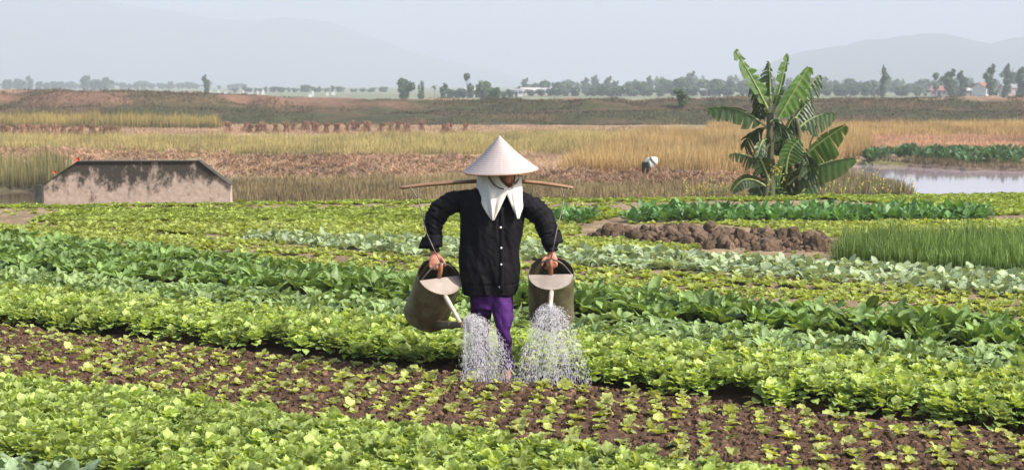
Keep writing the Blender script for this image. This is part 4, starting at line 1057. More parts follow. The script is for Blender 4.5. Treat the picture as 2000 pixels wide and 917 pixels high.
def banana_leaf(base, ctrl, tip, width, fold, tear, dark=1.0, skew=(1.0, 1.0), hang=0.0, seed=0, dy=(0, 0, 0)):
    q = np.random.default_rng(900 + seed)
    b, c, t = bp3(*base, dy[0]), bp3(*ctrl, dy[1]), bp3(*tip, dy[2])
    n = 44; s = np.linspace(0, 1, n)[:, None]
    M = (1 - s) ** 2 * b + 2 * s * (1 - s) * c + s ** 2 * t
    T = np.gradient(M, axis=0); T /= np.linalg.norm(T, axis=1, keepdims=True)
    view = np.array([0, -1, 0.0])
    side0 = np.cross(T, view); side0 /= np.linalg.norm(side0, axis=1, keepdims=True)
    wd = width / 2.777 / (FPX / BY0)
    prof_ = np.clip(np.sin(np.pi * np.clip((s[:, 0] - 0.10) / 0.93, 0, 1) ** 0.85), 0, 1) ** 0.55 * (s[:, 0] > 0.08)
    geos = []
    for sg in (-1, 1):
        i = 0
        w = wd * skew[0 if sg < 0 else 1]
        while i < n - 1:
            step = int(q.choice([1, 1, 2, 3, 4, 6, 8])) if q.random() < tear else int(q.integers(5, 14))
            j = min(n - 1, i + step)
            torn = q.random() < tear
            droop = q.uniform(0.0, 0.6) * tear + hang
            shr = q.uniform(0.55, 1.05) if torn else 1.0
            rows_ = []
            for kx in range(i, j + 1):
                f = (kx - i) / max(1, j - i)
                gap = 1 - (0.55 * tear * (abs(2 * f - 1) ** 3) if torn else 0)
                base_dir = sg * side0[kx] * math.cos(fold[0 if sg < 0 else 1]) + view * math.sin(fold[0 if sg < 0 else 1])
                row = []
                for x in (0, .25, .5, .75, 1.0):
                    mid = 1 if x < .6 else gap
                    along = T[kx] * (0.20 * x * w) + T[i + (j - i) // 2] * 0
                    cent = M[i + (j - i) // 2] - M[kx]
                    pnt = M[kx] + base_dir * (w * prof_[kx] * x * shr) + along + np.array([0, 0, -1.0]) * (droop * w * x ** 2 * prof_[kx]) + cent * (0.45 * tear * x ** 2 * (1 if torn else 0)) + view * (0.04 * w * math.sin(kx * 1.3 + x * 5))
                    row.append(pnt)
                rows_.append(row)
            V = np.array(rows_).reshape(-1, 3)
            colr = np.array([0.072, 0.135, 0.036]) * dark * q.uniform(0.85, 1.15)
            Cl = np.tile(colr, (len(V), 1)) * (1 + 0.25 * (np.tile(np.arange(5), len(rows_)) == 0))[:, None]
            edge_ = (np.tile(np.arange(5), len(rows_)) == 4) & (q.random(len(V)) < 0.5)
            Cl[edge_] = Cl[edge_] * 0.5 + np.array([0.16, 0.11, 0.05]) * 0.5
            geos.append((V, grid_faces(len(rows_), 5), Cl))
            i = j
    lf = add('leaf', geos, M_ban, ban)
    add('midrib', tube(M + view * 0.006, np.linspace(0.022, 0.005, n), 6), M_rib, lf, origin=wloc(ban))
BL = [((345, 400), (262, 215), (155, 52), 62, (0.5, -0.2), 0.85, 1.4, (0.8, 1.0), 0.2, (0, -.1, -.1)),
      ((345, 330), (345, 230), (338, 112), 72, (0.2, 0.3), 0.95, 0.6, (1.0, 0.35), 0.35, (.1, .2, .3)),
      ((355, 400), (405, 240), (438, 70), 46, (0.5, 0.6), 0.7, 1.45, (1.0, 0.7), 0.0, (0, 0, .1)),
      ((368, 455), (460, 290), (552, 142), 88, (0.15, -0.5), 0.45, 1.45, (0.55, 1.0), 0.15, (-.1, -.2, -.1)),
      ((480, 360), (540, 250), (612, 184), 60, (-0.3, 0.3), 0.7, 0.9, (0.6, 1.0), 0.35, (.2, .3, .35)),
      ((335, 480), (190, 330), (3, 366), 66, (0.3, 0.5), 0.65, 0.62, (1.0, 0.45), 0.55, (0, .1, .1)),
      ((330, 700), (215, 590), (126, 612), 44, (0.2, 0.3), 0.95, 0.6, (1.0, 0.4), 0.55, (-.2, -.2, -.2)),
      ((340, 470), (235, 470), (205, 575), 95, (0.5, 0.6), 0.7, 0.42, (1.0, 0.7), 0.5, (.1, .25, .3)),
      ((480, 490), (570, 395), (690, 388), 62, (0.5, 0.3), 0.6, 0.7, (0.35, 1.0), 0.6, (.25, .35, .4)),
      ((500, 650), (590, 560), (752, 458), 92, (0.4, -0.2), 0.5, 1.15, (0.5, 1.0), 0.2, (.1, 0, -.1)),
      ((488, 735), (610, 650), (802, 632), 60, (0.6, 0.2), 0.45, 0.75, (0.4, 1.0), 0.5, (.1, 0, -.1)),
      ((430, 720), (430, 590), (500, 540), 70, (0.2, 0.1), 0.3, 1.4, (0.8, 1.0), 0.15, (-.1, -.2, -.2)),
      ((340, 760), (300, 640), (265, 600), 50, (0.2, 0.4), 0.4, 0.6, (1, 1), 0.2, (-.2, -.3, -.3)),
      ((335, 800), (205, 690), (140, 815), 40, (0.3, 0.4), 0.3, 0.5, (1, 1), 0.2, (-.2, -.3, -.3)),
      ((440, 490), (500, 370), (560, 330), 90, (0.6, 0.3), 0.4, 0.45, (1, 1), 0.4, (.3, .4, .5)),
      ((350, 420), (290, 360), (245, 250), 60, (0.6, 0.2), 0.8, 0.4, (1, 1), 0.5, (.2, .3, .35)),
      ((440, 780), (520, 700), (590, 690), 70, (0.4, 0.3), 0.3, 0.5, (1, 1), 0.3, (0, -.1, -.1)),
      ((350, 860), (400, 760), (420, 640), 70, (0.4, 0.3), 0.3, 0.45, (1, 1), 0.2, (.1, .2, .2)),
      ((320, 870), (290, 800), (250, 740), 60, (0.4, 0.3), 0.3, 0.4, (1, 1), 0.3, (0, .1, .2)),
      ((395, 500), (370, 560), (430, 560), 50, (0.4, 0.3), 0.6, 0.4, (1, 1), 0.4, (.1, .1, .1)),
      ((360, 560), (385, 490), (470, 460), 60, (0.5, 0.3), 0.6, 0.5, (1, 1), 0.4, (.1, .1, .2)),
      ((340, 560), (300, 600), (285, 720), 60, (0.5, 0.4), 0.9, 0.35, (1, 1), 0.6, (-.1, -.15, -.15)),
      ((345, 440), (400, 400), (405, 520), 60, (0.5, 0.4), 0.9, 0.4, (1, 1), 0.6, (-.1, -.15, -.15)),
      ((490, 420), (450, 400), (430, 520), 55, (0.5, 0.4), 0.9, 0.4, (1, 1), 0.6, (.1, .1, .1)),
      ((495, 600), (540, 600), (560, 700), 60, (0.5, 0.4), 0.8, 0.4, (1, 1), 0.6, (.1, .1, .1)),
      ((345, 350), (300, 300), (255, 400), 55, (0.5, 0.4), 0.9, 0.45, (1, 1), 0.6, (.1, .15, .2)),
      ((480, 860), (560, 760), (640, 720), 50, (0.4, 0.3), 0.4, 0.55, (1, 1), 0.3, (0, 0, .1))]
_q = np.random.default_rng(77)
for _k in range(8):
    _st = ((347, 342), (342, 495))[_k % 2] if False else (345 if _k % 2 == 0 else 495)
    _y = _q.uniform(430, 760); _dx = _q.choice([-1, 1]) * _q.uniform(60, 150); _dr = _q.uniform(60, 170)
    BL.append(((_st, _y), (_st + _dx * 0.6, _y - _q.uniform(0, 70)), (_st + _dx, _y + _dr), _q.uniform(45, 75), (0.5, 0.5), _q.uniform(0.7, 1.0), _q.uniform(0.5, 0.85), (1, 1), 0.5, (_q.uniform(-.1, .2), _q.uniform(-.3, .4), _q.uniform(-.4, .5))))
for i, a in enumerate(BL): banana_leaf(a[0], a[1], a[2], a[3], a[4], a[5], a[6], a[7], a[8], i, a[9])

# flowering mustard stalks
M_yel = plain_mat('yellow_petals', (0.62, 0.50, 0.08), 0.6)
fl_variants = []
for k in range(4):
    q = np.random.default_rng(700 + k)
    st = [tube(spline([(0, 0, 0), (q.normal(0, .03), 0, .3), (q.normal(0, .05), 0, .6)], 5), 0.007, 4)]
    bl = []; lv = []
    for b in range(5):
        z = .28 + .07 * b; a = q.random() * 6.28; l = .1 + .08 * q.random()
        e = np.array([l * math.cos(a), l * math.sin(a), z + .12])
        st.append(tube([(0, 0, z), tuple(e)], .004, 3))
        for f in range(3): bl.append(ellipsoid(e + q.normal(0, .018, 3), (.010, .010, .007), 5, 3))
    for f in range(5): bl.append(ellipsoid(np.array([0, 0, .6]) + q.normal(0, .025, 3), (.011, .011, .007), 5, 3))
    for b in range(5):
        V, F, C = leaf(q, .16, .06, .5, -.3, 4, 2, 'oval', .2, .06, (.14, .21, .06)); lv.append((V @ rotz(b * 2.2).T + [0, 0, .08 + .06 * b], F, C))
    ms = [make_mesh('stem', st), make_mesh('blossom', bl), make_mesh('leaves', lv)]
    for me, mt in zip(ms, (M_stem, M_yel, M_green)): me.materials.append(mt)
    fl_variants.append(ms)
def flower_plant(px, py, D, s, label, group):
    p = atY(px, py, D); zg = float(terrain(p[0:1], p[1:2])[0]); s2 = max(s, (p[2] - zg) / .6)
    o = thing('flowering_mustard', label, 'flower', (p[0], p[1], zg), group)
    o.scale = (s, s, s2); o.rotation_euler = (0, 0, g.random() * 6)
    for nm, me in zip(('stem', 'blossom', 'leaves'), fl_variants[int(g.integers(4))]): link(nm, me, None, o)
for x, y in ((1342, 370), (1352, 378), (1362, 366), (1378, 374), (1388, 352), (1392, 371), (1408, 363), (1415, 376), (1424, 360), (1436, 380), (1448, 370), (1462, 368), (1470, 378)):
    flower_plant(x, y, 30.3 + g.random(), 1.0, 'yellow-flowered stalk left of the banana stems', 'yellow flowers left of the banana')
for x, y in ((1515, 335), (1518, 350), (1522, 362)): flower_plant(x, y, 29.4, 1.0, 'tall yellow-flowered stalk in front of the banana stems', 'yellow flowers before the banana')
for x, y in ((1602, 368), (1618, 358), (1640, 370), (1678, 360), (1705, 356), (1720, 368), (1738, 374), (1760, 370), (1785, 366)):
    flower_plant(x, y, 31.5 + g.random() * 2, 0.9, 'yellow flower head in the brown weeds beside the pond', 'yellow flowers by the pond')

# ------------------------------------------------------------------ figures: union of closed shapes into one skin
def skin(name, geos, voxel, it=4, fac=0.5, disp=None):
    me0 = make_mesh(name + '_src', [(V, F, None) for V, F, c in geos])
    o = bpy.data.objects.new(name + '_src', me0); COL.objects.link(o)
    md = o.modifiers.new('r', 'REMESH'); md.mode = 'VOXEL'; md.voxel_size = voxel
    if it:
        ms = o.modifiers.new('s', 'SMOOTH'); ms.factor = fac; ms.iterations = it
    dg = bpy.context.evaluated_depsgraph_get()
    me = bpy.data.meshes.new_from_object(o.evaluated_get(dg))
    bpy.data.objects.remove(o); bpy.data.meshes.remove(me0)
    me.name = name
    n = len(me.vertices)
    co = np.zeros(n * 3, np.float32); me.vertices.foreach_get('co', co); co = co.reshape(-1, 3)
    if disp is not None:
        no = np.zeros(n * 3, np.float32); me.vertex_normals.foreach_get('vector', no); no = no.reshape(-1, 3)
        co = co + no * disp(co, no)[:, None]
        me.vertices.foreach_set('co', co.astype(np.float32).ravel())
    me.polygons.foreach_set('use_smooth', np.full(len(me.polygons), True)); me.update()
    return me
def put(me, name, mat, parent):
    me.transform(Matrix.Translation(Vector(-wloc(parent))))
    return link(name, me, mat, parent)
PY = 11.05; SC = FPX / PY
def pp(x, y, dy=0.0): return atY(x, y, PY + dy)
def px2m(v): return v / SC
def limb(pts, rads, n=14, k=16, ref=(1, 0, 0)):
    P = spline([pp(*p) for p in pts], n)
    r = np.interp(np.linspace(0, 1, n), np.linspace(0, 1, len(rads)), [px2m(x) for x in rads])
    return tube(P, r, k, ref)
def rings(rows, k=28, flat=2.4):
    """stack of superellipse rings: (y px, centre px, half width px, half depth m, depth offset m)"""
    a = np.linspace(0, 2 * np.pi, k, endpoint=False); V = []
    for y, cx, hw, hd, dy in rows:
        c = pp(cx, y, dy)
        ca, sa = np.cos(a), np.sin(a)
        V.append(np.stack([c[0] + px2m(hw) * np.sign(ca) * np.abs(ca) ** (2 / flat), c[1] + hd * np.sign(sa) * np.abs(sa) ** (2 / flat), np.full(k, c[2])], 1))
    n = len(rows); V = np.concatenate(V)
    i = np.arange(n - 1)[:, None] * k; j = np.arange(k)[None]; j2 = (j + 1) % k
    F = np.stack([i + j, i + k + j, i + k + j2, i + j2], -1).reshape(-1, 4)
    return V, [F, np.array([list(range(k))]), np.array([list(range(n * k - 1, (n - 1) * k - 1, -1))])], None

M_skin = plain_mat('skin', (0.43, 0.175, 0.115), 0.5, noise=40, amp=0.12, bump=0.05)
M_shirt = plain_mat('black_cotton', (0.0045, 0.0040, 0.0062), 0.75, noise=90, amp=0.3, bump=0.1, bdist=0.002, spec=0.16)
M_trous = plain_mat('purple_satin', (0.05, 0.012, 0.092), 0.75, noise=30, amp=0.35, bump=0.05, spec=0.15)
M_scarf = plain_mat('white_cloth', (0.66, 0.63, 0.58), 0.85, noise=60, amp=0.06, bump=0.1, bdist=0.002)
M_hair = plain_mat('black_hair', (0.012, 0.01, 0.01), 0.5)
M_button = plain_mat('button', (0.75, 0.74, 0.72), 0.4)
FEETZ = float(garden_z(np.array([-0.1]), np.array([PY]))[0])
woman = thing('person', 'person in black shirt, purple trousers and conical hat carrying two watering cans', 'person', (pp(968, 750)[0], PY, FEETZ))

# --- body: one skin
def hand(wrist, palm_end, side, curl_dir, thumb_dir):
    """palm and five bent fingers hanging from the wrist"""
    w, e = np.array(wrist), np.array(palm_end)
    ax = (e - w) / np.linalg.norm(e - w); sd = np.array(side, float); sd -= ax * (sd @ ax); sd /= np.linalg.norm(sd)
    cd = np.array(curl_dir, float); cd -= ax * (cd @ ax); cd /= np.linalg.norm(cd)
    out = [tube([w - ax * .02, w + ax * .02, w + (e - w) * .6, e], [[.020, .016], [.026, .016], [.036, .017], [.036, .014]], 14, ref=sd)]
    for k, (off, ln) in enumerate(((-.028, .058), (-.0095, .066), (.0095, .063), (.027, .052))):
        b = e + sd * off - ax * .008
        p1 = b + ax * ln * .42; p2 = p1 + (ax * .35 + cd * .75) * ln * .42; p3 = p2 + (-ax * .35 + cd * .75) * ln * .36
        out.append(tube(spline([b, p1, p2, p3], 9), np.linspace(.0088, .0068, 9), 8, ref=sd))
    td = np.array(thumb_dir, float); td /= np.linalg.norm(td)
    b = w + (e - w) * .35 + sd * .028 * np.sign(td @ sd)
    out.append(tube(spline([b, b + td * .03 + ax * .02, b + td * .034 + ax * .05 + cd * .012], 8), np.linspace(.0115, .008, 8), 8))
    return out
body = []
hc = pp(987, 327, -.02)
body.append(ellipsoid(hc + [0, 0.01, 0.012], (.073, .092, .098), 20, 14))
body.append(ellipsoid(hc + [0.006, -0.028, -0.048], (.054, .062, .062), 16, 12))           # jaw
body.append(ellipsoid(hc + [0.012, -0.082, -0.102 + .03], (.020, .018, .022), 10, 8))          # chin
body.append(tube([hc + [.016, -.088, .02], hc + [.017, -.098, -.004], hc + [.017, -.110, -.022], hc + [.017, -.096, -.032]], [.009, .011, .015, .010], 8))   # nose
body.append(ellipsoid(hc + [.003, -.094, -.024], (.010, .010, .008), 8, 6)); body.append(ellipsoid(hc + [.031, -.094, -.024], (.010, .010, .008), 8, 6))
body.append(ellipsoid(hc + [.016, -.092, -.046], (.022, .012, .0055), 10, 6)); body.append(ellipsoid(hc + [.016, -.091, -.055], (.019, .012, .006), 10, 6))   # lips
for s in (-1, 1):
    body.append(ellipsoid(hc + [.012 + .038 * s, -.066, -.018], (.026, .022, .024), 10, 8))    # cheeks
    body.append(ellipsoid(hc + [.075 * s, .012, -.012], (.012, .02, .03), 8, 6))                # ears
body.append(tube([hc + [0, .02, -.07], pp(980, 378, .03)], [.052, .058], 14))
body.append(rings([(372, 966, 40, .05, .02), (392, 963, 52, .085, .01), (440, 958, 50, .095, 0), (500, 957, 48, .09, 0), (555, 958, 38, .08, .01), (578, 960, 24, .06, .01)], 24))
# arms run inside the sleeves; hands close on the can handles
LW, LE = pp(849, 492, -.04), pp(849, 516, -.06)
RW, RE = pp(1077, 491, -.05), pp(1078, 514, -.07)
body.append(limb([(905, 388, 0), (868, 404, -.01), (847, 438, -.02), (848, 468, -.03), (849, 496, -.04)], [15, 15, 12, 11, 7.5]))
body.append(limb([(1022, 392, 0), (1052, 418, -.01), (1068, 445, -.03), (1074, 470, -.04), (1077, 495, -.05)], [15, 15, 12, 11, 7.5]))
body += hand(LW, LE, (1, 0.2, 0), (0.4, .6, 0), (0.9, -.5, -.2))
body += hand(RW, RE, (1, -0.2, 0), (-.35, .6, 0), (-0.9, -.5, -.2))
footz = FEETZ + .02
def leg(hip, knee, ankle, toe):
    out = [limb([hip, ((hip[0] + knee[0]) / 2, (hip[1] + knee[1]) / 2, (hip[2] + knee[2]) / 2), knee, ((knee[0] + ankle[0]) / 2, (knee[1] + ankle[1]) / 2, (knee[2] + ankle[2]) / 2 + .02), ankle], [13, 12, 9.5, 8.5, 8])]
    a = pp(*ankle)
    out.append(tube([a + [0, .03, -.035], a + [0, -.03, -.045], a + [toe, -.12, -.055], a + [toe, -.17, -.058]], [[.028, .03], [.034, .03], [.04, .018], [.025, .010]], 12))
    for k in range(5): out.append(ellipsoid(a + [toe + (k - 2) * .014, -.175 + .006 * abs(k - 1), -.06], (.008, .016, .008), 8, 5))
    return out
LEGS = [((940, 575, .02), (941, 655, .05), (938, 732, .14), -.01), ((979, 575, 0), (984, 643, -.14), (990, 738, -.04), .01)]
for lg in LEGS: body += leg(*lg)
put(skin('body', body, 0.0048, 3), 'body', M_skin, woman)
for s in (-1, 1):
    eye = add('eye', ellipsoid(hc + [.013 + .030 * s, -.076, .012], (.012, .010, .009), 10, 8), M_button, woman)
    add('iris', ellipsoid(hc + [.013 + .030 * s, -.083, .012], (.0055, .004, .0055), 8, 6), M_hair, eye, origin=wloc(woman))

# --- shirt
def wr(co, no):
    cx, cz = pp(957, 480)[0], pp(957, 480)[2]
    arm = smooth(0.19, 0.25, np.abs(co[:, 0] - cx))
    a = 0.007 * (fbm(co[:, 0] * 9 + co[:, 1] * 5, co[:, 2] * 5 + 40, 3, 210) - .5) * 2
    fall = np.abs(fbm(co[:, 0] * 15 + co[:, 2] * 3 + 20, co[:, 2] * 3 + co[:, 1] * 8 + 40, 2, 211) - .5) * 2      # hanging folds of the body
    ring = np.abs(fbm(co[:, 0] * 7 + 60, (co[:, 2] - 0.55 * np.abs(co[:, 0] - cx)) * 24 + co[:, 1] * 6 + 60, 2, 212) - .5) * 2   # folds across the sleeves
    fine = 0.003 * (fbm(co[:, 0] * 45 + co[:, 2] * 18, co[:, 2] * 34 + co[:, 1] * 20 + 80, 2, 213) - .5) * 2
    return a + fine + (1 - arm) * 0.016 * (0.35 - fall) + arm * 0.022 * (0.35 - ring)
shirt = [rings([(364, 968, 30, .055, .03), (372, 966, 46, .085, .02), (383, 964, 60, .105, .01), (400, 962, 64, .12, 0), (440, 959, 61, .128, -.005), (480, 956, 60, .128, 0), (520, 956, 60, .13, 0), (548, 956, 57, .127, 0), (556, 957, 54, .118, 0), (573, 957, 51.5, .112, 0)], 30, 2.5)]
shirt.append(limb([(928, 392, .01), (888, 394, .0), (860, 410, -.01), (848, 436, -.02), (846, 458, -.03), (848, 478, -.035), (849, 490, -.04)], [19, 21.5, 20.5, 18.5, 16, 13, 10.5], 20))
shirt.append(limb([(1000, 394, .01), (1034, 401, 0), (1058, 422, -.01), (1069, 446, -.03), (1073, 464, -.04), (1076, 480, -.045), (1077, 490, -.05)], [20, 22.5, 22, 19.5, 16, 13, 10.5], 20))
put(skin('shirt', shirt, 0.005, 2, .5, wr), 'shirt', M_shirt, woman)
# turned-up cuffs standing off the forearms
def cuff(c0, c1, r0, r1, ph):
    P = spline([np.array(c0), np.array(c1)], 6); k = 28
    a = np.linspace(0, 2 * np.pi, k, endpoint=False)
    V = []
    for i, t in enumerate(np.linspace(0, 1, 6)):
        r = (r0 + (r1 - r0) * t) * (1 + .10 * np.sin(a * 2 + ph) + .08 * np.sin(a * 3 + ph * 2 + t))
        V.append(P[i] + np.stack([r * np.cos(a), r * np.sin(a) * .9, .012 * np.sin(a + ph) * np.ones(k)], 1))
    return np.concatenate(V), np.concatenate([np.stack([np.arange(k) + i * k, (np.arange(k) + 1) % k + i * k, (np.arange(k) + 1) % k + (i + 1) * k, np.arange(k) + (i + 1) * k], 1) for i in range(5)]), None
for cf in (cuff(pp(846, 461, -.03), pp(841, 483, -.035), px2m(18), px2m(21), 2.6), cuff(pp(1073, 452, -.035), pp(1078, 474, -.04), px2m(18), px2m(19), .4)):
    o = add('cuff', cf, M_shirt, woman); sm = o.modifiers.new('thick', 'SOLIDIFY'); sm.thickness = .004
def front_y(x, y):
    """depth of the shirt front at a pixel"""
    return -.128 - .004
plk = [pp(980, y, -.1335 - .002 * math.sin(y)) for y in (405, 440, 480, 510, 540, 556)]
pl = add('placket', tube(spline(plk + [pp(979, 572, -.118)], 14), [[px2m(3.4), .003]] * 14, 8), M_shirt, woman)
for x, y, dy in ((978, 444, -.138), (979, 484, -.139), (979, 516, -.140), (976, 560, -.125)):
    add('button', ellipsoid(pp(x, y, dy), (px2m(2.1), .003, px2m(2.1)), 12, 8), M_button, woman)
hemband = [(553, 957, 55.5, .120, 0), (556, 957, 56, .121, 0), (572, 957, 53, .115, 0), (574, 957, 52, .113, 0)]
put(skin('hem', [rings(hemband, 30, 2.5)], .005, 1, .5, wr), 'hem_band', M_shirt, woman)

# --- trousers
def wr2(co, no): return 0.017 * (fbm(co[:, 0] * 16 + co[:, 2] * 5, co[:, 2] * 9 + 30, 3, 220) - .5) * 2
tr = [rings([(558, 958, 38, .085, .01), (580, 959, 42, .092, .01), (602, 960, 38, .085, .0)], 24, 2.3)]
for hip, knee, ankle, toe in LEGS:
    tr.append(limb([(hip[0], 570, hip[2]), ((hip[0] + knee[0]) / 2, (hip[1] + knee[1]) / 2, (hip[2] + knee[2]) / 2), knee, ((knee[0] + ankle[0]) / 2, (knee[1] + ankle[1]) / 2, (knee[2] + ankle[2]) / 2 + .02), (ankle[0], ankle[1] - 22, ankle[2])], [24, 21, 16, 13.5, 13], 16))
put(skin('trousers', tr, 0.006, 3, .5, wr2), 'trousers', M_trous, woman)

# --- white head scarf with two hanging points
def cloth(ctrl, nu=26, nv=26, fold=0.006, seed=0):
    Cp = np.array([[pp(*c) for c in r] for r in ctrl])
    A = np.stack([spline(Cp[i], nv) for i in range(len(Cp))])
    B = np.stack([spline(A[:, j], nu) for j in range(nv)], 1)
    U, Vv = np.meshgrid(np.linspace(0, 1, nu), np.linspace(0, 1, nv), indexing='ij')
    B[..., 1] += fold * np.sin(Vv * 17 + U * 3 + seed) * np.sin(np.pi * Vv) + fold * 0.8 * (fbm(Vv * 6 + seed, U * 3, 3, 230) - .5) * 2
    return B.reshape(-1, 3), grid_faces(nu, nv), None
sc1 = cloth([[(934, 336, .02), (944, 338, -.05), (956, 339, -.085), (966, 340, -.10)],
             [(931, 362, .0), (945, 364, -.09), (961, 364, -.125), (975, 362, -.135)],
             [(932, 378, -.04), (949, 380, -.125), (968, 379, -.15), (991, 371, -.155)],
             [(940, 397, -.11), (953, 399, -.15), (968, 397, -.165), (984, 391, -.16)],
             [(951, 416, -.14), (958, 418, -.16), (967, 416, -.165), (974, 412, -.16)],
             [(960, 428, -.145), (962, 430, -.155), (964, 430, -.155), (966, 428, -.15)]], 30, 30, .007, 1)
sc2 = cloth([[(984, 370, -.15), (998, 366, -.13), (1010, 357, -.09), (1017, 344, -.03)],
             [(989, 379, -.152), (1000, 374, -.145), (1012, 368, -.11), (1019, 362, -.04)],
             [(996, 394, -.15), (1004, 396, -.15), (1013, 394, -.13), (1020, 388, -.09)],
             [(1003, 411, -.145), (1008, 413, -.15), (1015, 412, -.14), (1021, 405, -.11)],
             [(1010, 425, -.14), (1011, 427, -.145), (1013, 427, -.143), (1015, 424, -.135)]], 26, 24, .005, 3)
sc3 = cloth([[(952, 334, -.085), (962, 335, -.095), (972, 336, -.10)], [(956, 348, -.10), (967, 350, -.113), (977, 350, -.12)], [(966, 362, -.118), (977, 363, -.13), (985, 361, -.135)], [(978, 370, -.135), (987, 370, -.14), (993, 366, -.14)]], 20, 14, .004, 5)
# hood over crown and nape
th = np.linspace(0.02, 2.2, 16); ph = np.linspace(R(-42), R(222), 30)
TT, PPh = np.meshgrid(th, ph, indexing='ij')
hood = (np.stack([.084 * np.sin(TT) * np.cos(PPh), .104 * np.sin(TT) * np.sin(PPh) + .012, .112 * np.cos(TT) - .03 * smooth(1.4, 2.2, TT)], -1).reshape(-1, 3) + hc, grid_faces(16, 30), None)
scf = add('scarf', [sc1, sc2, sc3, hood], M_scarf, woman)
sm = scf.modifiers.new('thick', 'SOLIDIFY'); sm.thickness = .003
add('chin_strap', tube(spline([pp(952, 338, -.09), pp(957, 350, -.118), pp(966, 361, -.137), pp(976, 367, -.15), pp(984, 369, -.157)], 14), .0042, 6), plain_mat('strap', (.05, .04, .035), .7), woman)
hs = []
q = np.random.default_rng(8)
for k in range(14):
    b = hc + [.078, -.05, .0] + q.normal(0, .006, 3)
    hs.append(tube(spline([b, b + [.012, -.012, -.02], b + [.012 + .018 * q.random(), -.012, -.03 + .03 * q.random()]], 6), .0012, 4))
hs.append(tube(hc + [.088, -.05, -.035] + .014 * np.stack([np.cos(np.linspace(0, 5.5, 12)), 0 * np.linspace(0, 1, 12), np.sin(np.linspace(0, 5.5, 12))], 1), .003, 5))
add('hair', hs, M_hair, woman)

# --- conical hat
def hat_mat():
    m, nt, out = nodes('palm_leaf_hat'); L = nt.links.new
    tc = N(nt, 'ShaderNodeTexCoord'); sep = N(nt, 'ShaderNodeSeparateXYZ'); L(tc.outputs['Object'], sep.inputs[0])
    at2 = N(nt, 'ShaderNodeMath', operation='ARCTAN2'); L(sep.outputs['X'], at2.inputs[0]); L(sep.outputs['Y'], at2.inputs[1])
    cmb = N(nt, 'ShaderNodeCombineXYZ'); L(at2.outputs[0], cmb.inputs['X']); L(sep.outputs['Z'], cmb.inputs['Y'])
    mp = N(nt, 'ShaderNodeMapping'); mp.inputs['Scale'].default_value = (16, 5, 1); L(cmb.outputs[0], mp.inputs[0])
    nz = N(nt, 'ShaderNodeTexNoise', i_Scale=2.0, i_Detail=6.0, i_Roughness=0.6); L(mp.outputs[0], nz.inputs['Vector'])
    cr = N(nt, 'ShaderNodeValToRGB'); L(nz.outputs[0], cr.inputs[0])
    cr.color_ramp.elements[0].position = .3; cr.color_ramp.elements[1].position = .7
    cr.color_ramp.elements[0].color = (0.36, 0.30, 0.29, 1); cr.color_ramp.elements[1].color = (0.47, 0.405, 0.395, 1)
    pr = N(nt, 'ShaderNodeBsdfPrincipled', i_Roughness=0.6); L(cr.outputs[0], pr.inputs['Base Color'])
    bp = N(nt, 'ShaderNodeBump', i_Strength=.35, i_Distance=.004); L(nz.outputs[0], bp.inputs['Height']); L(bp.outputs[0], pr.inputs['Normal'])
    tr_ = N(nt, 'ShaderNodeBsdfTranslucent'); tr_.inputs[0].default_value = (.5, .33, .22, 1)
    mx = N(nt, 'ShaderNodeMixShader'); mx.inputs[0].default_value = .12; L(pr.outputs[0], mx.inputs[1]); L(tr_.outputs[0], mx.inputs[2]); L(mx.outputs[0], out.inputs[0])
    return m
k = 72; prof_ = []
RH, HH = px2m(72.5), px2m(67)
nr = 17
for i in range(nr):
    for f, bump in ((0, 0.0), (.5, .0013), (.92, .0009)):
        t = (i + f) / nr
        prof_.append((max(.002, t * RH) + bump * .7, HH * (1 - t) + bump * .7 - 0.012 * math.sin(math.pi * t)))
prof_ += [(RH, 0), (RH + .003, -.004), (RH + .001, -.009), (RH - .006, -.006)]
prof_ += [(RH * t, HH * (1 - t) - .008 - 0.012 * math.sin(math.pi * t)) for t in (.95, .7, .4, .15, .01)]
a = np.linspace(0, 2 * np.pi, k, endpoint=False)
V = np.concatenate([np.stack([r * np.cos(a), r * np.sin(a), np.full(k, z) + .0025 * np.sin(a * 3 + 1) * (r / RH)], 1) for r, z in prof_])
F = np.concatenate([np.stack([np.arange(k) + i * k, np.arange(k) + (i + 1) * k, (np.arange(k) + 1) % k + (i + 1) * k, (np.arange(k) + 1) % k + i * k], 1) for i in range(len(prof_) - 1)])
hat = link('conical_hat', make_mesh('conical_hat', [(V, F, None)]), hat_mat(), woman)
hatc = pp(978, 331, -.03)
hat.location = tuple(hatc - wloc(woman))
hat.rotation_euler = (R(3.5), R(-3.6), R(20))
add_rim = tube(np.stack([(RH + .001) * np.cos(np.linspace(0, 2 * np.pi, 73)), (RH + .001) * np.sin(np.linspace(0, 2 * np.pi, 73)), -.005 + 0 * np.linspace(0, 1, 73)], 1), .0042, 6, ref=(0, 0, 1), cap=False)
link('hat_rim', make_mesh('hat_rim', [add_rim]), plain_mat('rim_bamboo', (.36, .2, .13), .5), hat)

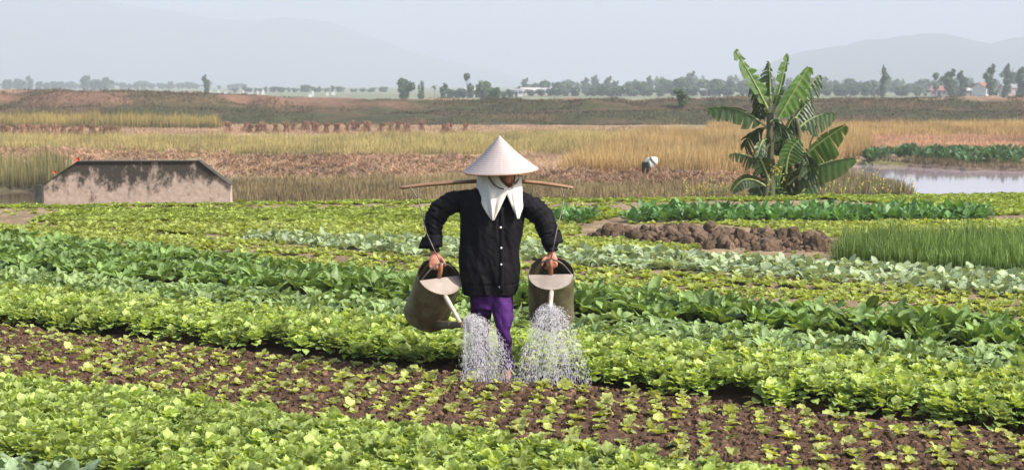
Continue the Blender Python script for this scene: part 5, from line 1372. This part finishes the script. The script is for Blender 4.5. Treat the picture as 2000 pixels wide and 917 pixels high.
# ------------------------------------------------------------------ shoulder pole and its ropes
M_bam = plain_mat('bamboo_pole', (0.25, 0.135, 0.075), 0.45, noise=14, amp=0.35, stretch=(.2, 1, 1), spec=.5)
M_rope = plain_mat('rope', (0.17, 0.145, 0.11), 0.8, noise=120, amp=.4, bump=.4)
M_wire = plain_mat('wire', (0.12, 0.11, 0.10), 0.4, metal=.6)
pole = thing('shoulder_pole', 'curved flat bamboo carrying pole across the shoulders', 'carrying pole', pp(960, 356, .07))
pc = spline([pp(779, 367, .07), pp(800, 364.5, .07), pp(840, 360, .07), (pp(900, 355.5, .075)), pp(950, 353, .08), pp(990, 353, .08), pp(1030, 355, .075), pp(1075, 360, .07), pp(1105, 364.5, .07), pp(1120, 367, .07)], 40)
rr = np.interp(np.linspace(0, 1, 40), [0, .045, .07, .09, .2, .5, .8, .93, .97, 1], [.003, .011, .013, .0105, .0125, .0135, .0125, .0115, .0105, .004])
add('pole', tube(pc, np.stack([rr * 1.5, rr * .95], 1), 12, ref=(0, 1, 0)), M_bam, pole)
def rope(name, pts, r, m, n=20): return add(name, tube(spline(pts, n), r, 6), m, pole)

# ------------------------------------------------------------------ watering cans
def metal_mat():
    m, nt, out = nodes('old_tin'); L = nt.links.new
    tc = N(nt, 'ShaderNodeTexCoord')
    nz = N(nt, 'ShaderNodeTexNoise', i_Scale=9.0, i_Detail=8.0, i_Roughness=.65); L(tc.outputs['Object'], nz.inputs['Vector'])
    nz2 = N(nt, 'ShaderNodeTexNoise', i_Scale=45.0, i_Detail=4.0); L(tc.outputs['Object'], nz2.inputs['Vector'])
    cr = N(nt, 'ShaderNodeValToRGB'); L(nz.outputs[0], cr.inputs[0])
    cr.color_ramp.elements[0].position = .32; cr.color_ramp.elements[1].position = .68
    cr.color_ramp.elements[0].color = (.075, .038, .02, 1); cr.color_ramp.elements[1].color = (.19, .17, .11, 1)
    e = cr.color_ramp.elements.new(.5); e.color = (.125, .105, .065, 1)
    pr = N(nt, 'ShaderNodeBsdfPrincipled', i_Roughness=.5, i_Metallic=.35); L(cr.outputs[0], pr.inputs['Base Color'])
    mr = N(nt, 'ShaderNodeMapRange'); mr.inputs['To Min'].default_value = .35; mr.inputs['To Max'].default_value = .65; L(nz2.outputs[0], mr.inputs['Value']); L(mr.outputs[0], pr.inputs['Roughness'])
    bp = N(nt, 'ShaderNodeBump', i_Strength=.15, i_Distance=.01); L(nz.outputs[0], bp.inputs['Height']); L(bp.outputs[0], pr.inputs['Normal'])
    L(pr.outputs[0], out.inputs[0]); return m
M_tin = metal_mat()
M_lid = plain_mat('lit_lid', (0.36, 0.30, 0.26), 0.38, metal=.25, noise=10, amp=.2)  # paler than the tin: the flat lid's reflected light is in the colour
M_strut = plain_mat('pale_strut', (0.46, 0.37, 0.30), 0.45, noise=15, amp=.25)
M_wood = plain_mat('wood_grip', (0.36, 0.15, 0.075), .6, noise=20, amp=.3)
def can(topc, axis, front, rad, hgt, rose, spout_low, label, strut_top):
    """topc centre of the mouth, axis unit vector to the mouth, front = side of the half lid"""
    ax = np.array(axis, float); ax /= np.linalg.norm(ax)
    fr = np.array(front, float); fr -= ax * (fr @ ax); fr /= np.linalg.norm(fr)
    sd = np.cross(fr, ax)
    topc = np.array(topc); bot = topc - ax * hgt
    o = thing('watering_can', label, 'watering can', bot)
    k = 48; a = np.linspace(0, 2 * np.pi, k, endpoint=False)
    ringd = np.cos(a)[:, None] * sd + np.sin(a)[:, None] * fr
    prof = [(.02, .012), (rad * .96, .012), (rad * .97, 0), (rad * 1.03, 0), (rad * 1.03, .012), (rad * .995, .018)]
    prof += [(rad * (1.0 + .006 * math.sin(t * 9)), hgt * t) for t in (.1, .17)] + [(rad * 1.012, hgt * .185), (rad * 1.0, hgt * .20)]
    prof += [(rad * 1.0, hgt * t) for t in (.4, .6, .8, .93)] + [(rad * 1.02, hgt * .97), (rad * 1.025, hgt * .985), (rad * 1.01, hgt)]
    prof += [(rad * .985, hgt * .985)] + [(rad * .97, hgt * t) for t in (.8, .5, .1)] + [(.01, hgt * .08)]
    V = []
    for r, h in prof:
        back = .10 * smooth(.75, 1.0, h / hgt)            # the rim stands higher at the back
        lift = ax[None] * (h + rad * back * np.clip(-np.sin(a), 0, 1))[:, None]
        dent = 1 + .03 * (fbm(np.cos(a) * 1.5 + 5, np.sin(a) * 1.5 + h * 6 + 5, 2, int(240 + topc[0] * 10)) - .5) * 2 if .05 < h / hgt < .95 else 1
        V.append(bot + ringd * (r * np.asarray(dent))[:, None] + lift if np.ndim(dent) else bot + ringd * r + lift)
    V = np.concatenate(V)
    F = np.concatenate([np.stack([np.arange(k) + i * k, (np.arange(k) + 1) % k + i * k, (np.arange(k) + 1) % k + (i + 1) * k, np.arange(k) + (i + 1) * k], 1) for i in range(len(prof) - 1)])
    add('can_body', (V, F, None), M_tin, o)
    ha = np.linspace(.03, .97, 8)[:, None] * hgt; sdir = sd * .6 + fr * .8
    add('seam', tube(bot + ax * ha + sdir / np.linalg.norm(sdir) * rad * 1.0, .004, 5), M_tin, o)
    # half lid
    aa = np.linspace(0, np.pi, 25); rl = rad * .975
    P = np.concatenate([topc + np.cos(aa)[:, None] * sd * rl + np.sin(aa)[:, None] * fr * rl - ax * .006])
    P2 = P - ax * .004
    n = len(P)
    add('half_lid', (np.concatenate([P, P2]), [np.array([list(range(n))]), np.array([list(range(2 * n - 1, n - 1, -1))]), np.array([[i, i + n, (i + 1) % n + n, (i + 1) % n] for i in range(n)])], None), M_lid, o, False)
    low = bot + ax * hgt * spout_low + fr * rad * .93
    rose = np.array(rose); d = (rose - low) / np.linalg.norm(rose - low)
    up = ax - d * (ax @ d)
    sp_ = add('spout', tube([low - d * .02, low + d * .05, rose - d * .05, rose], [.030, .028, .017, .017], 16), M_tin, o)
    add('collar', tube([low + (rose - low) * .55 - d * .008, low + (rose - low) * .55 + d * .008], [.026, .026], 16), M_tin, sp_, origin=wloc(o))
    add('rose', tube([rose - d * .01, rose + d * .012, rose + d * .016, rose + d * .017], [.018, .036, .037, .03], 18), M_tin, o)
    st = topc + fr * rad * .97 + sd * strut_top - ax * .015; se = rose - d * .055 + up * .018
    add('strut', tube(spline([st, (st + se) / 2 + up * .004, se], 8), [.014, .015, .015, .014, .0135, .013, .013, .012], 12), M_strut, o)
    grip = add('grip', tube([topc + ax * -.01 - fr * .006, topc + ax * .05 - fr * .02, topc + ax * .085 - fr * .035], [.015, .013, .012], 10), M_wood, o)
    add('bail', tube(spline([topc + sd * rad * .95 - ax * .02, topc + sd * rad * .5 + ax * .06 - fr * .02, topc + ax * .085 - fr * .032, topc - sd * rad * .5 + ax * .06 - fr * .02, topc - sd * rad * .95 - ax * .02], 24), .005, 6), M_wire, o)
    return o, topc + ax * .085 - fr * .032
LTOP, RTOP = pp(859, 541, -.07), pp(1076, 534, -.08)
canL, hookL = can(LTOP, (.28, -.60, .75), (.50, -.85, -.3), px2m(44.5), .335, pp(908, 634, -.30), .14, 'left of the two dark tin watering cans, tilted with its spout to the side', .02)
canR, hookR = can(RTOP, (-.02, -.60, .80), (0, -1, -.3), px2m(44.5), .345, pp(1073, 611, -.36), .22, 'right of the two dark tin watering cans, its spout facing forward', 0.0)
for hook, xa, xb, kx, ky, mid in ((hookL, 801, 816, 816, 388, (832, 452)), (hookR, 1096, 1111, 1101, 388, (1089, 442))):
    kn = pp(kx, ky, .04)
    rope('rope_loop', [pp(xa, 366, .045), kn], .0042, M_rope, 6); rope('rope_loop', [pp(xb, 366, .045), kn], .0042, M_rope, 6)
    md_ = pp(mid[0], mid[1], -.075)
    rope('rope', [kn, (kn + md_) / 2 + [.004, 0, 0], md_], .0038, M_rope)
    rope('hook_wire', [md_, (md_ + hook) / 2 + [0, -.03, 0], hook + [0, -.015, 0]], .003, M_wire)

# ------------------------------------------------------------------ water
def water_drop_mat():
    m, nt, out = nodes('water_drops'); L = nt.links.new
    pr = N(nt, 'ShaderNodeBsdfPrincipled', i_Roughness=.12); pr.inputs['Base Color'].default_value = (.95, .93, .96, 1)
    pr.inputs['IOR'].default_value = 1.33; pr.inputs['Transmission Weight'].default_value = .0
    tr_ = N(nt, 'ShaderNodeBsdfTranslucent'); tr_.inputs[0].default_value = (.95, .93, .96, 1)
    mx = N(nt, 'ShaderNodeMixShader'); mx.inputs[0].default_value = .5; L(pr.outputs[0], mx.inputs[1]); L(tr_.outputs[0], mx.inputs[2]); tp_ = N(nt, 'ShaderNodeBsdfTransparent'); mx2 = N(nt, 'ShaderNodeMixShader'); mx2.inputs[0].default_value = .42; L(mx.outputs[0], mx2.inputs[1]); L(tp_.outputs[0], mx2.inputs[2]); L(mx2.outputs[0], out.inputs[0])
    return m
M_drop = water_drop_mat()
def spray(name, E, n, vx, vy, vz, label, seed, zend):
    q = np.random.default_rng(seed)
    nj = 260
    jx, jy, jz = q.uniform(-1, 1, (3, nj))
    rad = np.sqrt(jx ** 2 + jz ** 2); ok = rad < 1.05; jx, jy, jz = jx[ok], jy[ok], jz[ok]; nj = len(jx)
    j = q.integers(0, nj, n)
    v0 = np.stack([vx[0] + vx[1] * jx[j], vy[0] + vy[1] * jy[j], vz[0] + vz[1] * jz[j]], 1) + q.normal(0, .03, (n, 3))
    T = (v0[:, 2] + np.sqrt(v0[:, 2] ** 2 + 2 * 9.81 * (E[2] - zend))) / 9.81
    t = T * q.random(n) ** .8
    P = E + v0 * t[:, None] + np.stack([.012 * jx[j], 0 * t, -4.905 * t ** 2 + .012 * jz[j]], 1) + q.normal(0, .004, (n, 3))
    vel = v0 + np.stack([0 * t, 0 * t, -9.81 * t], 1); sp = np.linalg.norm(vel, axis=1, keepdims=True); d = vel / sp
    ln = (.0035 + .0085 * np.clip(sp[:, 0] / 2.5, 0, 1)) * q.uniform(.5, 1.4, n); w = .0008 * np.exp(q.normal(0, .32, n))
    e1 = np.cross(d, [0, 1, 0]); e1 /= np.linalg.norm(e1, axis=1, keepdims=True) + 1e-6; e2 = np.cross(d, e1)
    V = np.stack([P - d * ln[:, None], P + e1 * w[:, None], P + e2 * w[:, None], P - e1 * w[:, None], P - e2 * w[:, None], P + d * ln[:, None] * .7], 1).reshape(-1, 3)
    F0 = np.array([[0, 2, 1], [0, 3, 2], [0, 4, 3], [0, 1, 4], [5, 1, 2], [5, 2, 3], [5, 3, 4], [5, 4, 1]])
    F = (F0[None] + (np.arange(n) * 6)[:, None, None]).reshape(-1, 3)
    return tag(add(name, (V, F, None), M_drop), label, 'water', kind='stuff')
spray('water_spray', pp(912, 632, -.31), 9500, (.42, .50), (-.12, .16), (.55, .42), 'water falling from the left watering can in front of the purple trousers', 51, .05)
spray('water_spray', pp(1073, 609, -.38), 9500, (.06, .62), (-.10, .20), (.40, .50), 'water falling from the right watering can onto the seedlings', 52, .05)

# ------------------------------------------------------------------ worker bent over in the rice
WYD = 75.0
def wp(x, y, dy=0.0): return atY(x, y, WYD + dy)
ws = FPX / WYD
wz = float(terrain(np.array([wp(1262, 340)[0]]), np.array([WYD]))[0])
worker = thing('person', 'person bent over at the edge of the golden rice, grey shirt, dark trousers, white hat', 'person', (wp(1262, 340)[0], WYD, wz))
def wl(pts, rad, n=10): return tube(spline([wp(*p) for p in pts], n), np.interp(np.linspace(0, 1, n), np.linspace(0, 1, len(rad)), np.array(rad) / ws), 10)
wb = [wl([(1259, 320), (1266, 313), (1273, 313)], [4.2, 4.6, 3.6]), ellipsoid(wp(1278, 314, -.05), (.09, .10, .11), 12, 8), wl([(1273, 313), (1278, 314)], [2, 2]),
      wl([(1258, 320), (1257, 330), (1256, 343)], [3.4, 2.6, 1.6]), wl([(1262, 320, -.1), (1265, 330, -.15), (1264, 343, -.1)], [3.4, 2.6, 1.6]),
      wl([(1273, 315, -.15), (1275, 323, -.2), (1274, 332, -.25)], [1.8, 1.4, 1.0]), wl([(1273, 314, .15), (1278, 322, .15), (1276, 331, .1)], [1.8, 1.4, 1.0])]
put(skin('body', wb, .02, 2), 'body', M_skin, worker)
put(skin('shirt', [wl([(1260, 318), (1266, 312), (1273, 312)], [4.9, 5.4, 4.3]), wl([(1267, 314, -.2), (1270, 322, -.22), (1271, 329, -.22)], [3.0, 2.6, 1.2]), wl([(1273, 314, -.15), (1275, 322, -.2), (1275, 327, -.22)], [2.4, 2.0, 1.7]), wl([(1273, 313, .15), (1278, 321, .15)], [2.4, 2.0])], .02, 2), 'shirt', plain_mat('grey_shirt', (.33, .35, .32), .8, noise=8), worker)
put(skin('trousers', [wl([(1259, 316), (1257, 326), (1256, 339)], [5.0, 3.8, 2.8]), wl([(1261, 317, -.1), (1265, 328, -.15), (1264, 339, -.1)], [4.8, 3.6, 2.6])], .02, 2), 'trousers', plain_mat('dark_trousers', (.03, .032, .028), .8, noise=8), worker)
hk = 20; a = np.linspace(0, 2 * np.pi, hk, endpoint=False)
hp_ = [(0.01, .17), (.11, .09), (.21, 0), (.205, -.012), (.1, .07), (.01, .15)]
V = np.concatenate([np.stack([r * np.cos(a), r * np.sin(a), np.full(hk, z)], 1) for r, z in hp_])
F = np.concatenate([np.stack([np.arange(hk) + i * hk, np.arange(hk) + (i + 1) * hk, (np.arange(hk) + 1) % hk + (i + 1) * hk, (np.arange(hk) + 1) % hk + i * hk], 1) for i in range(len(hp_) - 1)])
wh = link('straw_hat', make_mesh('straw_hat', [(V, F, None)]), plain_mat('pale_hat', (.72, .64, .52), .7), worker)
wh.location = tuple(wp(1278, 313, -.05) - wloc(worker)); wh.rotation_euler = (R(15), R(50), 0)
# ------------------------------------------------------------------ haze over the plain
hm, hnt, hout = nodes('haze')
hv = N(hnt, 'ShaderNodeVolumePrincipled')
hv.inputs['Color'].default_value = (0.67, 0.73, 0.825, 1)
hv.inputs['Density'].default_value = 0.00055
hv.inputs['Anisotropy'].default_value = 0.0
hnt.links.new(hv.outputs[0], hout.inputs['Volume'])
haze = add('haze', box(-6500, 6500, -60, 9300, -12, 420), hm, smooth_shade=False)
tag(haze, 'thin pale haze lying over the whole plain', 'haze', kind='stuff')
